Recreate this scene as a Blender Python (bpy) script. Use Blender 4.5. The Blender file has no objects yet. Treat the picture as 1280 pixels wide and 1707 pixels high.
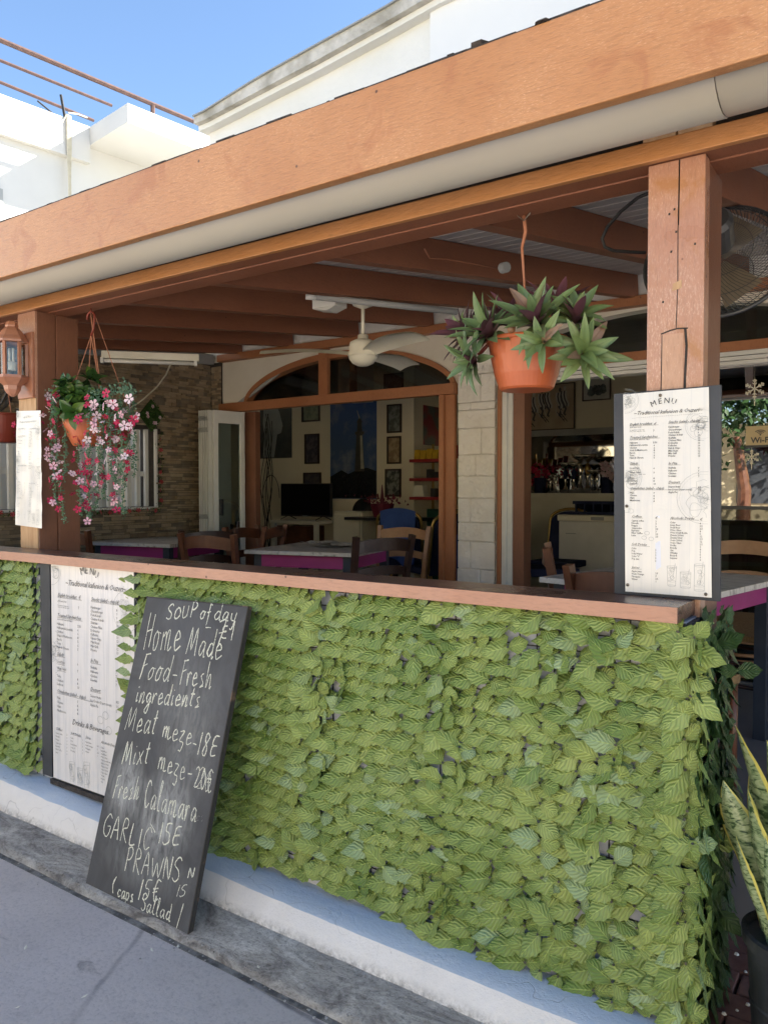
import bpy, bmesh, math, random
from mathutils import Vector, Matrix, noise
S = bpy.context.scene
rnd = random.Random(7)
rad = math.radians

# ------------------------------------------------------------ camera
FPX = 1283.0
YAW = rad(34.74)
PITCH = math.atan(36.5 / FPX)
EYE = Vector((0, -1.95, 1.5))
cd = bpy.data.cameras.new('camera'); cam = bpy.data.objects.new('camera', cd)
S.collection.objects.link(cam); S.camera = cam
cd.sensor_fit = 'VERTICAL'; cd.sensor_height = 24; cd.lens = 24 * FPX / 1707
cd.clip_start = .05; cd.clip_end = 600
cam.location = EYE; cam.rotation_euler = (rad(90) - PITCH, 0, YAW)

# ------------------------------------------------------------ world, sun, exposure
SUN_EL, SUN_AZ = rad(33), rad(47)        # azimuth measured from +Y towards +X
W = bpy.data.worlds.new('World'); S.world = W; W.use_nodes = True
nt = W.node_tree; nt.nodes.clear()
sky = nt.nodes.new('ShaderNodeTexSky'); sky.sky_type = 'NISHITA'; sky.sun_disc = False
sky.sun_elevation = SUN_EL; sky.sun_rotation = SUN_AZ
sky.air_density = 1.0; sky.dust_density = .4; sky.ozone_density = 3.0
bg = nt.nodes.new('ShaderNodeBackground'); bg.inputs[1].default_value = .060
wo = nt.nodes.new('ShaderNodeOutputWorld')
nt.links.new(sky.outputs[0], bg.inputs[0]); nt.links.new(bg.outputs[0], wo.inputs[0])
sd = bpy.data.lights.new('sun', 'SUN'); sd.energy = 4.0; sd.angle = rad(.53); sd.color = (1, .94, .84)
sun = bpy.data.objects.new('sun', sd); S.collection.objects.link(sun)
sdir = Vector((math.sin(SUN_AZ) * math.cos(SUN_EL), math.cos(SUN_AZ) * math.cos(SUN_EL), math.sin(SUN_EL)))
sun.rotation_euler = sdir.to_track_quat('Z', 'Y').to_euler(); sun.location = sdir * 40
S.view_settings.view_transform = 'Standard'; S.view_settings.look = 'None'
S.view_settings.gamma = 1; S.view_settings.use_curve_mapping = False
S.view_settings.exposure = 2.45

# ------------------------------------------------------------ helpers
_f = Vector((-math.sin(YAW) * math.cos(PITCH), math.cos(YAW) * math.cos(PITCH), -math.sin(PITCH)))
_r = Vector((math.cos(YAW), math.sin(YAW), 0)); _u = _r.cross(_f)

def ray(px, py): return _f + _r * ((px - 640) / FPX) + _u * ((853.5 - py) / FPX)
def at(px, py, X=None, Y=None, Z=None):
    d = ray(px, py)
    for i, w in enumerate((X, Y, Z)):
        if w is not None: return EYE + d * ((w - EYE[i]) / d[i])
def atp(px, py, p, n):
    d = ray(px, py); return EYE + d * ((p - EYE).dot(n) / d.dot(n))
def depth(p): return (Vector(p) - EYE).dot(_f)

class MB:
    def __init__(s): s.v = []; s.f = []; s.uv = {}
    def add(s, vs, fs, uvs=None):
        o = len(s.v); s.v += [tuple(v) for v in vs]
        for k, f in enumerate(fs):
            if uvs: s.uv[len(s.f)] = [uvs[i] for i in f]
            s.f.append(tuple(i + o for i in f))
        return s
    def box(s, a, b):
        x0, y0, z0 = a; x1, y1, z1 = b
        return s.hexa([(x0, y0, z0), (x1, y0, z0), (x1, y1, z0), (x0, y1, z0), (x0, y0, z1), (x1, y0, z1), (x1, y1, z1), (x0, y1, z1)])
    def hexa(s, p): return s.add(p, [(0, 3, 2, 1), (4, 5, 6, 7), (0, 1, 5, 4), (1, 2, 6, 5), (2, 3, 7, 6), (3, 0, 4, 7)])
    def bar(s, a, b, w, h, up=(0, 0, 1)):
        a = Vector(a); b = Vector(b); d = (b - a).normalized(); x = d.cross(Vector(up)).normalized(); y = x.cross(d)
        P = [q + x * (i * w / 2) + y * (j * h / 2) for q in (a, b) for i, j in ((-1, -1), (1, -1), (1, 1), (-1, 1))]
        return s.hexa(P)
    def tube(s, pts, r, n=6, cap=True):
        pts = [Vector(p) for p in pts]; N = len(pts); vs = []; fs = []; last = None
        for i, p in enumerate(pts):
            d = (pts[min(i + 1, N - 1)] - pts[max(i - 1, 0)]).normalized()
            if last is None:
                x = d.cross(Vector((0, 0, 1)));
                if x.length < .05: x = d.cross(Vector((0, 1, 0)))
                x.normalize()
            else:
                x = last - d * last.dot(d); x.normalize()
            last = x; y = d.cross(x); rr = r[i] if isinstance(r, (list, tuple)) else r
            for k in range(n):
                a = 2 * math.pi * k / n; vs.append(p + x * math.cos(a) * rr + y * math.sin(a) * rr)
        for i in range(N - 1):
            for k in range(n): fs.append((i * n + k, i * n + (k + 1) % n, (i + 1) * n + (k + 1) % n, (i + 1) * n + k))
        if cap: fs.append(tuple(range(n - 1, -1, -1))); fs.append(tuple((N - 1) * n + k for k in range(n)))
        return s.add(vs, fs)
    def lathe(s, prof, c=(0, 0, 0), n=24, ax=None):
        vs = []; fs = []; c = Vector(c); N = len(prof)
        M = Matrix.Identity(3) if ax is None else Vector(ax).to_track_quat('Z', 'Y').to_matrix()
        for r, z in prof:
            for k in range(n):
                a = 2 * math.pi * k / n; vs.append(c + M @ Vector((r * math.cos(a), r * math.sin(a), z)))
        for i in range(N - 1):
            for k in range(n): fs.append((i * n + k, i * n + (k + 1) % n, (i + 1) * n + (k + 1) % n, (i + 1) * n + k))
        return s.add(vs, fs)
    def prism(s, poly, ext):
        n = len(poly); e = Vector(ext); P = [Vector(p) for p in poly]; vs = P + [p + e for p in P]
        fs = [tuple(range(n - 1, -1, -1)), tuple(range(n, 2 * n))] + [(k, (k + 1) % n, n + (k + 1) % n, n + k) for k in range(n)]
        return s.add(vs, fs)
    def ribbon(s, pts, w, nrm, lift=0):
        nrm = Vector(nrm).normalized(); pts = [Vector(p) + nrm * lift for p in pts]; N = len(pts)
        if N < 2: return s
        vs = []; w0 = w
        for i, p in enumerate(pts):
            w = w0[i] if isinstance(w0, list) else w0
            d = pts[min(i + 1, N - 1)] - pts[max(i - 1, 0)]
            if d.length < 1e-9: d = Vector((1, 0, 0))
            x = d.normalized().cross(nrm) * w / 2; vs += [p - x, p + x]
        return s.add(vs, [(2 * i, 2 * i + 1, 2 * i + 3, 2 * i + 2) for i in range(N - 1)])
    def xf(s, M):
        s.v = [tuple(M @ Vector(v)) for v in s.v]; return s
    def merge(s, o, M=None):
        k = len(s.f); b = len(s.v)
        s.v += [tuple(M @ Vector(v)) if M else v for v in o.v]
        for i, f in enumerate(o.f):
            if i in o.uv: s.uv[k + i] = o.uv[i]
            s.f.append(tuple(j + b for j in f))
        return s

def mesh(mb, name, off=Vector(), smooth=False, bevel=0):
    me = bpy.data.meshes.new(name)
    me.from_pydata([(v[0] - off[0], v[1] - off[1], v[2] - off[2]) for v in mb.v], [], mb.f)
    if mb.uv:
        l = me.uv_layers.new(name='UVMap')
        for i, p in enumerate(me.polygons):
            q = mb.uv.get(i)
            if q:
                for k, li in enumerate(p.loop_indices): l.data[li].uv = q[k]
    if bevel:
        bm = bmesh.new(); bm.from_mesh(me)
        bmesh.ops.bevel(bm, geom=list(bm.edges), offset=bevel, segments=2, affect='EDGES', profile=.6, clamp_overlap=True)
        bm.to_mesh(me); bm.free()
    if smooth:
        for p in me.polygons: p.use_smooth = True
    me.update(); return me

def wloc(o):
    v = Vector()
    while o is not None: v += o.location; o = o.parent
    return v
def obj(name, mb, mat, parent=None, smooth=False, bevel=0, label=None, kind=None):
    me = mb if isinstance(mb, bpy.types.Mesh) else mesh(mb, name, wloc(parent) if parent else Vector(), smooth, bevel)
    if mat is not None and not me.materials: me.materials.append(mat)
    o = bpy.data.objects.new(name, me); S.collection.objects.link(o); o.parent = parent
    if label: o['label'] = label
    if kind: o['kind'] = kind
    return o
def tag(o, label, cat, group=None):
    o['label'] = label; o['category'] = cat
    if group: o['group'] = group
    return o
def thing(name, label, cat, loc=(0, 0, 0), group=None):
    o = bpy.data.objects.new(name, None); S.collection.objects.link(o); o.location = loc; o.empty_display_size = .1
    return tag(o, label, cat, group)
def struct(name, mb, mat, **k): return obj(name, mb, mat, kind='structure', **k)
def dup(o, loc=None, rz=None, label=None, parent=None):
    c = o.copy(); S.collection.objects.link(c)
    if parent is not None: c.parent = parent
    if loc is not None: c.location = loc
    if rz is not None: c.rotation_euler = (0, 0, rz)
    if label: c['label'] = label
    for ch in [x for x in bpy.data.objects if x.parent == o]: dup(ch, parent=c)
    return c

# ------------------------------------------------------------ materials
def nodes(name):
    m = bpy.data.materials.new(name); m.use_nodes = True; t = m.node_tree; t.nodes.clear()
    o = t.nodes.new('ShaderNodeOutputMaterial'); b = t.nodes.new('ShaderNodeBsdfPrincipled'); t.links.new(b.outputs[0], o.inputs[0])
    return m, t, b
def N(t, typ, **k):
    n = t.nodes.new(typ)
    for a, v in k.items():
        if a.startswith('i'): n.inputs[int(a[1:]) if a[1:].isdigit() else a[1:]].default_value = v
        else: setattr(n, a, v)
    return n
def L(t, a, b): t.links.new(a, b)
def coords(t, stretch=(1, 1, 1), kind='Object', rot=(0, 0, 0)):
    c = N(t, 'ShaderNodeTexCoord'); m = N(t, 'ShaderNodeMapping'); m.inputs['Scale'].default_value = stretch; m.inputs['Rotation'].default_value = rot
    L(t, c.outputs[kind], m.inputs[0]); return m.outputs[0]
def noi(t, co, sc, det=5, ro=.55, dist=0):
    n = N(t, 'ShaderNodeTexNoise'); n.inputs['Scale'].default_value = sc; n.inputs['Detail'].default_value = det
    n.inputs['Roughness'].default_value = ro; n.inputs['Distortion'].default_value = dist; L(t, co, n.inputs[0]); return n.outputs[0]
def ramp(t, src, stops, interp='LINEAR'):
    r = N(t, 'ShaderNodeValToRGB'); e = r.color_ramp; e.interpolation = interp
    while len(e.elements) < len(stops): e.elements.new(.5)
    for i, (p, c) in enumerate(stops):
        e.elements[i].position = p; e.elements[i].color = (c, c, c, 1) if isinstance(c, (int, float)) else (*c, 1)
    L(t, src, r.inputs[0]); return r.outputs[0]
def mix(t, f, a, b, mode='MIX'):
    m = N(t, 'ShaderNodeMix', data_type='RGBA', blend_type=mode)
    for k, v in ((0, f), (6, a), (7, b)):
        if isinstance(v, (int, float)): m.inputs[k].default_value = v
        elif isinstance(v, tuple): m.inputs[k].default_value = (*v, 1)
        else: L(t, v, m.inputs[k])
    return m.outputs[2]
def math_(t, op, a, b=None, c=None):
    m = N(t, 'ShaderNodeMath', operation=op)
    for k, v in enumerate((a, b, c)):
        if v is None: continue
        if isinstance(v, (int, float)): m.inputs[k].default_value = v
        else: L(t, v, m.inputs[k])
    return m.outputs[0]
def bump(t, b, h, strength=.3, dist=.01):
    n = N(t, 'ShaderNodeBump'); n.inputs['Strength'].default_value = strength; n.inputs['Distance'].default_value = dist
    L(t, h, n.inputs['Height']); L(t, n.outputs[0], b.inputs['Normal'])
def setc(t, b, v):
    if isinstance(v, tuple): b.inputs['Base Color'].default_value = (*v, 1)
    else: L(t, v, b.inputs['Base Color'])

def plain(name, c, c2=None, rough=.6, scale=12, bscale=80, bst=.15, bd=.004, metal=0, stretch=(1, 1, 1), det=5, pos=(.35, .65), spec=.5, coat=0):
    m, t, b = nodes(name); co = coords(t, stretch)
    setc(t, b, ramp(t, noi(t, co, scale, det), [(pos[0], c), (pos[1], c2 or tuple(x * .82 for x in c))]))
    b.inputs['Roughness'].default_value = rough; b.inputs['Metallic'].default_value = metal; b.inputs['Specular IOR Level'].default_value = spec
    b.inputs['Coat Weight'].default_value = coat; b.inputs['Coat Roughness'].default_value = .15
    if bst: bump(t, b, noi(t, co, bscale, 4), bst, bd)
    return m

def painted_wood(name, c, c2, c3, stretch=(1, 6, 6), rough=.38, wear=.72, bst=.5, coat=.25, stain=None):
    m, t, b = nodes(name); co = coords(t, stretch); cu = coords(t)
    big = noi(t, cu, 3.2, 5, .6); grain = noi(t, co, 26, 6, .62, .4); fine = noi(t, co, 90, 3, .7)
    col = mix(t, ramp(t, big, [(.35, 0.), (.7, 1.)]), c, c2)
    col = mix(t, ramp(t, grain, [(.3, .35), (.5, 0.)]), col, tuple(x * .55 for x in c))
    fleck = math_(t, 'MULTIPLY', ramp(t, fine, [(wear - .12, 0.), (wear, 1.)]), ramp(t, big, [(.4, 0.), (.6, 1.)]))
    col = mix(t, fleck, col, c3)
    spot = N(t, 'ShaderNodeTexVoronoi'); spot.inputs['Scale'].default_value = 9; L(t, cu, spot.inputs[0])
    nail = ramp(t, spot.outputs['Distance'], [(.0, 1.), (.035, 1.), (.05, 0.)])
    col = mix(t, math_(t, 'MULTIPLY', nail, .75), col, (.03, .015, .01))
    if stain:
        lw = ramp(t, noi(t, cu, 7, 5, .6, .8), [(.56, 0.), (.66, .8)]); col = mix(t, lw, col, stain)
    setc(t, b, col)
    L(t, ramp(t, big, [(.3, rough - .08), (.7, rough + .14)]), b.inputs['Roughness'])
    b.inputs['Coat Weight'].default_value = coat; b.inputs['Coat Roughness'].default_value = .22
    hh = math_(t, 'ADD', math_(t, 'MULTIPLY', grain, 1.), math_(t, 'MULTIPLY', fine, .35)); bump(t, b, hh, bst, .004)
    return m

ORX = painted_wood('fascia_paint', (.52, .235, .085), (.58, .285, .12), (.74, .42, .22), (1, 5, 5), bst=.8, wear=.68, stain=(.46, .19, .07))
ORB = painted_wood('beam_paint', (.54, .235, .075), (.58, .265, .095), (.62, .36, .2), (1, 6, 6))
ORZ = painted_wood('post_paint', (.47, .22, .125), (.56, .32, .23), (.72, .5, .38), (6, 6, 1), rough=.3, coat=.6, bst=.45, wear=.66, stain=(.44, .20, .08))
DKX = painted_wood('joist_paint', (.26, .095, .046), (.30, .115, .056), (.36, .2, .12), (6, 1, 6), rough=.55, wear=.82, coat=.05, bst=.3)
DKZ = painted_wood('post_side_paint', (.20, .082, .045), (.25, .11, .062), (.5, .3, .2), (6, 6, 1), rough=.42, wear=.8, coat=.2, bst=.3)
FRM = painted_wood('frame_paint', (.34, .13, .05), (.40, .165, .07), (.55, .35, .2), (4, 4, 2), rough=.5, wear=.8, coat=.1, bst=.3)
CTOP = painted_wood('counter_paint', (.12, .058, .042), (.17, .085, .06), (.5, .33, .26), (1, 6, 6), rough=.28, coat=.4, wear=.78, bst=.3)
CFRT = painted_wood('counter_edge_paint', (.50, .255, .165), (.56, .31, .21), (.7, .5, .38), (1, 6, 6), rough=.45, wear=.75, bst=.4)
BARE = plain('bare_timber', (.62, .42, .24), (.48, .29, .15), .7, 6, 40, .3, stretch=(6, 6, 1))
CHAIRW = plain('chair_wood', (.16, .062, .03), (.10, .036, .018), .4, 10, 50, .2, coat=.2)
CHAIRD = plain('dark_chair_wood', (.055, .024, .016), (.035, .016, .011), .4, 10, 50, .2, coat=.2)
CHAIRL = plain('light_chair_wood', (.40, .23, .12), (.30, .16, .08), .45, 10, 50, .2, coat=.1)
RUSH = plain('woven_rush', (.42, .28, .13), (.22, .13, .06), .85, 60, 120, .9, .006, stretch=(1, 6, 1))
CREAM = plain('cream_wall_paint', (.74, .70, .60), (.66, .62, .52), .8, 3, 40, .35, .006)
ROOMW = plain('room_wall_paint', (.80, .74, .58), (.74, .68, .52), .85, 2, 30, .1)
WHITEB = plain('white_rendered_wall', (.80, .80, .78), (.74, .74, .70), .85, 1.6, 25, .6, .012)
WHITEP = plain('white_smooth_panel', (.82, .83, .83), (.79, .80, .80), .7, 1.2, 20, .1)
WMET = plain('white_metal', (.74, .74, .70), (.66, .66, .62), .35, 6, 30, .05)
WPLA = plain('white_plastic', (.80, .78, .66), (.72, .69, .57), .4, 4, 30, .05)
PVC = plain('pvc_gutter', (.56, .52, .43), (.51, .47, .39), .5, 1.2, 10, .02)
BOARDS = plain('ceiling_board_paint', (.62, .59, .56), (.50, .48, .46), .6, 3, 50, .2, stretch=(.4, 4, 4))
BLACKP = plain('black_plastic', (.02, .02, .022), (.035, .035, .04), .35, 6, 60, .1)
DKMET = plain('dark_grey_metal', (.05, .055, .06), (.08, .08, .085), .4, 8, 60, .1, metal=.3)
GOLD = plain('gold_tube', (.45, .31, .10), (.35, .23, .07), .3, 6, 40, .03, metal=.8)
CHROME = plain('polished_metal', (.75, .73, .68), (.6, .58, .5), .15, 6, 40, 0, metal=1)
BLUEF = plain('blue_fabric', (.045, .10, .34), (.035, .08, .27), .9, 8, 200, .3)
NAVYF = plain('navy_fabric', (.012, .018, .06), (.016, .024, .075), .9, 8, 200, .3)
GREENF = plain('green_fabric', (.008, .05, .03), (.01, .06, .04), .9, 8, 200, .3)
MAG = plain('magenta_paint', (.36, .035, .20), (.30, .03, .16), .5, 6, 40, .1)
RED = plain('red_paint', (.30, .012, .015), (.22, .010, .012), .45, 6, 40, .05)
YEL = plain('yellow_wrapper', (.62, .42, .03), (.5, .3, .02), .4, 20, 60, .3)
TERRA = plain('terracotta_plastic', (.62, .165, .06), (.55, .14, .052), .38, 3.5, 60, .08, coat=.15)
TERRD = plain('dark_red_plastic', (.24, .045, .025), (.20, .035, .02), .4, 6, 40, .05)
SOIL = plain('soil', (.035, .022, .014), (.06, .04, .025), .95, 30, 60, .6)
WIRE = plain('hanger_cord', (.50, .22, .13), (.40, .16, .09), .6, 10, 50, .1)
CABLE = plain('white_cable', (.62, .58, .46), (.5, .46, .36), .6)
BLKC = plain('black_cable', (.012, .012, .012), (.03, .03, .03), .6)
STEELP = plain('rusty_railing', (.055, .028, .024), (.09, .045, .035), .7, 14, 60, .3)
LANT = plain('lantern_paint', (.50, .235, .15), (.42, .18, .10), .4, 14, 60, .2, coat=.2)
STONEW = plain('painted_stone_block', (.86, .84, .79), (.80, .77, .70), .85, 7, 34, .95, .012)
MORT = plain('dark_mortar', (.035, .03, .026), (.06, .05, .042), .9, 20, 60, .5)
BITU = plain('old_bitumen', (.025, .022, .02), (.07, .06, .055), .85, 30, 80, .9, .01)
SLAB = plain('black_painted_board', (.035, .04, .048), (.06, .066, .075), .6, 5, 60, .15)
INK = plain('dark_ink', (.07, .075, .075), (.05, .05, .05), .7, bst=0)
INKG = plain('grey_ink', (.40, .43, .42), (.34, .36, .36), .7, bst=0)
TAPE = plain('price_strip_paper', (.80, .84, .92), (.76, .80, .90), .35, bst=0)
BRASS = plain('brass_pin', (.25, .21, .16), (.18, .15, .11), .35, metal=.8, bst=0)
PINM = plain('leaf_pin', (.03, .035, .025), (.05, .055, .04), .4, bst=0)
MAGD = plain('dark_pink', (.16, .012, .04), (.10, .01, .03), .6)
SCREEN = plain('screen_glass', (.004, .004, .005), (.005, .005, .006), .12, bst=0)
GREYMET = plain('grey_trim', (.36, .37, .36), (.30, .31, .31), .5, 4, 30, .1)
PANELB = plain('pale_blue_panel', (.42, .46, .56), (.52, .54, .60), .6, 4, 20, .1)

def leafmat(name, top, alt, pale, under, rib=1.0, rough=.42, nrib=6.5, trans=.12):
    m, t, b = nodes(name)
    uv = N(t, 'ShaderNodeTexCoord'); sp = N(t, 'ShaderNodeSeparateXYZ'); L(t, uv.outputs['UV'], sp.inputs[0])
    u = sp.outputs[0]; v = math_(t, 'ABSOLUTE', math_(t, 'SUBTRACT', sp.outputs[1], .5))
    ph = math_(t, 'SUBTRACT', math_(t, 'MULTIPLY', u, nrib), math_(t, 'MULTIPLY', v, nrib * .75))
    w = math_(t, 'SINE', math_(t, 'MULTIPLY', ph, 2 * math.pi)); w = math_(t, 'MULTIPLY_ADD', w, .5, .5)
    mid = ramp(t, v, [(0, 1.), (.03, 0.)])
    oi = N(t, 'ShaderNodeObjectInfo'); ge = N(t, 'ShaderNodeNewGeometry')
    r = math_(t, 'FRACT', math_(t, 'ADD', oi.outputs['Random'], ge.outputs['Random Per Island']))
    r2 = math_(t, 'FRACT', math_(t, 'MULTIPLY', r, 7.31)); gp = N(t, 'ShaderNodeNewGeometry')
    r2 = math_(t, 'ADD', math_(t, 'MULTIPLY', r2, .55), math_(t, 'MULTIPLY', ramp(t, noi(t, gp.outputs['Position'], 2.6, 3, .6), [(.38, 0.), (.62, 1.)]), .5))
    col = mix(t, r2, top, alt)
    col = mix(t, ramp(t, r, [(.88, 0.), (.93, .75)]), col, pale)
    col = mix(t, math_(t, 'MULTIPLY', ramp(t, w, [(.0, 1.), (.35, 0.)]), .34 * rib), col, tuple(x * .36 for x in top))  # grooves between ribs darkened in the colour, standing in for ridge shading
    col = mix(t, math_(t, 'MULTIPLY', mid, .5 * rib), col, tuple(min(1, x * 1.5) for x in top))
    edge = ramp(t, u, [(.0, .35), (.25, 0.)]); col = mix(t, edge, col, tuple(x * .5 for x in top))
    nz = noi(t, coords(t), 14, 4); col = mix(t, ramp(t, nz, [(.4, 0.), (.75, .35)]), col, tuple(x * .7 for x in alt))
    col = mix(t, ge.outputs['Backfacing'], col, under)
    setc(t, b, col); b.inputs['Roughness'].default_value = rough
    bump(t, b, math_(t, 'ADD', math_(t, 'MULTIPLY', w, rib), mid), .55, .0025)
    if trans:
        o = [n for n in t.nodes if n.type == 'OUTPUT_MATERIAL'][0]
        tr = N(t, 'ShaderNodeBsdfTranslucent'); L(t, col, tr.inputs[0]); ms = N(t, 'ShaderNodeMixShader'); ms.inputs[0].default_value = trans
        L(t, b.outputs[0], ms.inputs[1]); L(t, tr.outputs[0], ms.inputs[2]); L(t, ms.outputs[0], o.inputs[0])
    return m
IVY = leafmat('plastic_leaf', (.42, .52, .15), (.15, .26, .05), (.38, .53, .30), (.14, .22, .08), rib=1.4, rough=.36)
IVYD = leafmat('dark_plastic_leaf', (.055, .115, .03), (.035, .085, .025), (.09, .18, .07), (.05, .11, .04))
RHO = leafmat('boat_lily_leaf', (.21, .30, .10), (.12, .20, .09), (.30, .12, .11), (.17, .07, .095), rib=0, rough=.33, trans=.1)
JADE = leafmat('jade_leaf', (.06, .14, .03), (.035, .09, .02), (.12, .20, .03), (.03, .07, .02), rib=0, rough=.25, trans=.08)
TEAL = leafmat('teal_sprig', (.16, .34, .20), (.18, .30, .13), (.30, .50, .38), (.10, .2, .12), rib=0, rough=.5)
def petal(name, c, c2):
    m, t, b = nodes(name); oi = N(t, 'ShaderNodeObjectInfo'); setc(t, b, mix(t, oi.outputs['Random'], c, c2)); b.inputs['Roughness'].default_value = .55
    return m
PINK = petal('magenta_petal', (.60, .02, .11), (.45, .01, .06)); PALE = petal('pale_petal', (.74, .42, .50), (.80, .66, .70))
REDF = petal('red_petal', (.35, .015, .03), (.45, .04, .06))

def glass(name, tint=(.9, .95, .93), rough=0.0, refl=1.0, base=.0):
    m = bpy.data.materials.new(name); m.use_nodes = True; t = m.node_tree; t.nodes.clear()
    o = N(t, 'ShaderNodeOutputMaterial'); tr = N(t, 'ShaderNodeBsdfTransparent'); tr.inputs[0].default_value = (*tint, 1)
    gl = N(t, 'ShaderNodeBsdfGlossy'); gl.inputs['Roughness'].default_value = rough
    fr = N(t, 'ShaderNodeFresnel'); fr.inputs[0].default_value = 1.5
    f = math_(t, 'MINIMUM', math_(t, 'MULTIPLY_ADD', fr.outputs[0], 1.9 * refl, base), .95)
    ms = N(t, 'ShaderNodeMixShader'); L(t, f, ms.inputs[0]); L(t, tr.outputs[0], ms.inputs[1]); L(t, gl.outputs[0], ms.inputs[2]); L(t, ms.outputs[0], o.inputs[0])
    return m
GLASS = glass('window_glass', (.55, .58, .54)); GLASSC = glass('clear_pane', (.92, .95, .93)); GLASSM = glass('reflective_film_glass', (.25, .27, .26), 0, 1, .34)

# ground materials
def m_road():
    m, t, b = nodes('street_concrete'); co = coords(t)
    big = noi(t, co, 1.1, 6, .6); sp = noi(t, co, 85, 5, .8); md = noi(t, co, 9, 5, .6)
    col = mix(t, ramp(t, big, [(.3, 0.), (.7, 1.)]), (.52, .465, .43), (.64, .575, .54))
    col = mix(t, ramp(t, md, [(.25, .45), (.42, 0.)]), col, (.34, .31, .30))
    col = mix(t, ramp(t, sp, [(.35, .35), (.5, 0.)]), col, (.20, .19, .195)); col = mix(t, ramp(t, sp, [(.62, 0.), (.75, .4)]), col, (.62, .60, .59))
    sxyz = N(t, 'ShaderNodeSeparateXYZ'); L(t, co, sxyz.inputs[0]); wob = math_(t, 'MULTIPLY', math_(t, 'SUBTRACT', noi(t, co, 2.5, 4), .5), .06)
    for (a, c, d, w, k) in ((.05, 1., .395, .0035, .8), (.88, .48, 2.02, .004, .4), (.45, -.9, -1.35, .006, .4), (-.94, .34  , 1.9, .004, .3)):
        e = math_(t, 'ADD', math_(t, 'MULTIPLY', sxyz.outputs[0], a), math_(t, 'MULTIPLY', sxyz.outputs[1], c))
        e = math_(t, 'ABSOLUTE', math_(t, 'ADD', math_(t, 'ADD', e, d), wob))
        col = mix(t, math_(t, 'MULTIPLY', ramp(t, e, [(0, 1.), (w, 1.), (w * 3.5, 0.)]), math_(t, 'MULTIPLY', ramp(t, md, [(.35, .3), (.6, 1.)]), k)), col, (.085, .08, .085))
    stain = noi(t, coords(t, (1, 2.5, 1)), 4.2, 6, .65, .6); col = mix(t, ramp(t, stain, [(.64, 0.), (.74, .5)]), col, (.08, .075, .08))
    setc(t, b, col); b.inputs['Roughness'].default_value = .85; bump(t, b, math_(t, 'ADD', sp, md), .5, .004); return m
def m_gut():
    m, t, b = nodes('old_kerb_concrete'); co = coords(t)
    big = noi(t, coords(t, (1, 2.2, 1)), 5.5, 8, .75, .7); sp = noi(t, co, 70, 5, .8)
    col = ramp(t, big, [(.34, (.17, .155, .14)), (.46, (.38, .36, .335)), (.54, (.50, .48, .44)), (.66, (.72, .70, .66))])
    col = mix(t, ramp(t, sp, [(.35, .5), (.5, 0.)]), col, (.08, .08, .075)); setc(t, b, col)
    b.inputs['Roughness'].default_value = .92; bump(t, b, math_(t, 'ADD', sp, math_(t, 'MULTIPLY', big, 1.5)), .9, .01); return m
def m_base(name, c1, c2, c3):
    m, t, b = nodes(name); co = coords(t); big = noi(t, co, 5, 6, .6, .3); sp = noi(t, co, 60, 5, .7)
    vo = N(t, 'ShaderNodeTexVoronoi', feature='DISTANCE_TO_EDGE'); vo.inputs['Scale'].default_value = 2.3
    wv = N(t, 'ShaderNodeVectorMath', operation='ADD'); L(t, co, wv.inputs[0]); nn = N(t, 'ShaderNodeTexNoise'); nn.inputs['Scale'].default_value = 7; L(t, co, nn.inputs[0])
    sc = N(t, 'ShaderNodeVectorMath', operation='SCALE'); sc.inputs['Scale'].default_value = .35; L(t, nn.outputs[1], sc.inputs[0]); L(t, sc.outputs[0], wv.inputs[1]); L(t, wv.outputs[0], vo.inputs[0])
    crack = math_(t, 'MULTIPLY', ramp(t, vo.outputs[0], [(0, .7), (.002, .5), (.005, 0.)]), ramp(t, big, [(.42, 0.), (.6, .7)]))
    col = mix(t, ramp(t, big, [(.35, 0.), (.68, 1.)]), c1, c2); col = mix(t, ramp(t, sp, [(.66, 0.), (.76, .55)]), col, c3); col = mix(t, crack, col, (.12, .12, .13))
    gm = N(t, 'ShaderNodeSeparateXYZ'); L(t, co, gm.inputs[0])
    grime = math_(t, 'MULTIPLY', ramp(t, gm.outputs[2], [(.055, 1.), (.085, 0.)]), ramp(t, sp, [(.35, .1), (.6, .8)])); col = mix(t, grime, col, (.26, .25, .23))
    setc(t, b, col); b.inputs['Roughness'].default_value = .85; bump(t, b, math_(t, 'SUBTRACT', math_(t, 'ADD', sp, math_(t, 'MULTIPLY', big, 2)), crack), .6, .006); return m
ROAD = m_road(); GUT = m_gut()
BASEW = m_base('white_base_render', (.88, .86, .83), (.80, .78, .75), (.38, .37, .35)); BASEB = m_base('pale_blue_ledge_paint', (.52, .61, .72), (.58, .65, .73), (.76, .77, .79))
FLOOR = plain('grey_terrace_floor', (.15, .155, .17), (.18, .185, .20), .55, 4, 60, .15)
PAVER = plain('red_paver', (.16, .075, .06), (.24, .13, .11), .8, 14, 60, .5)

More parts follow.
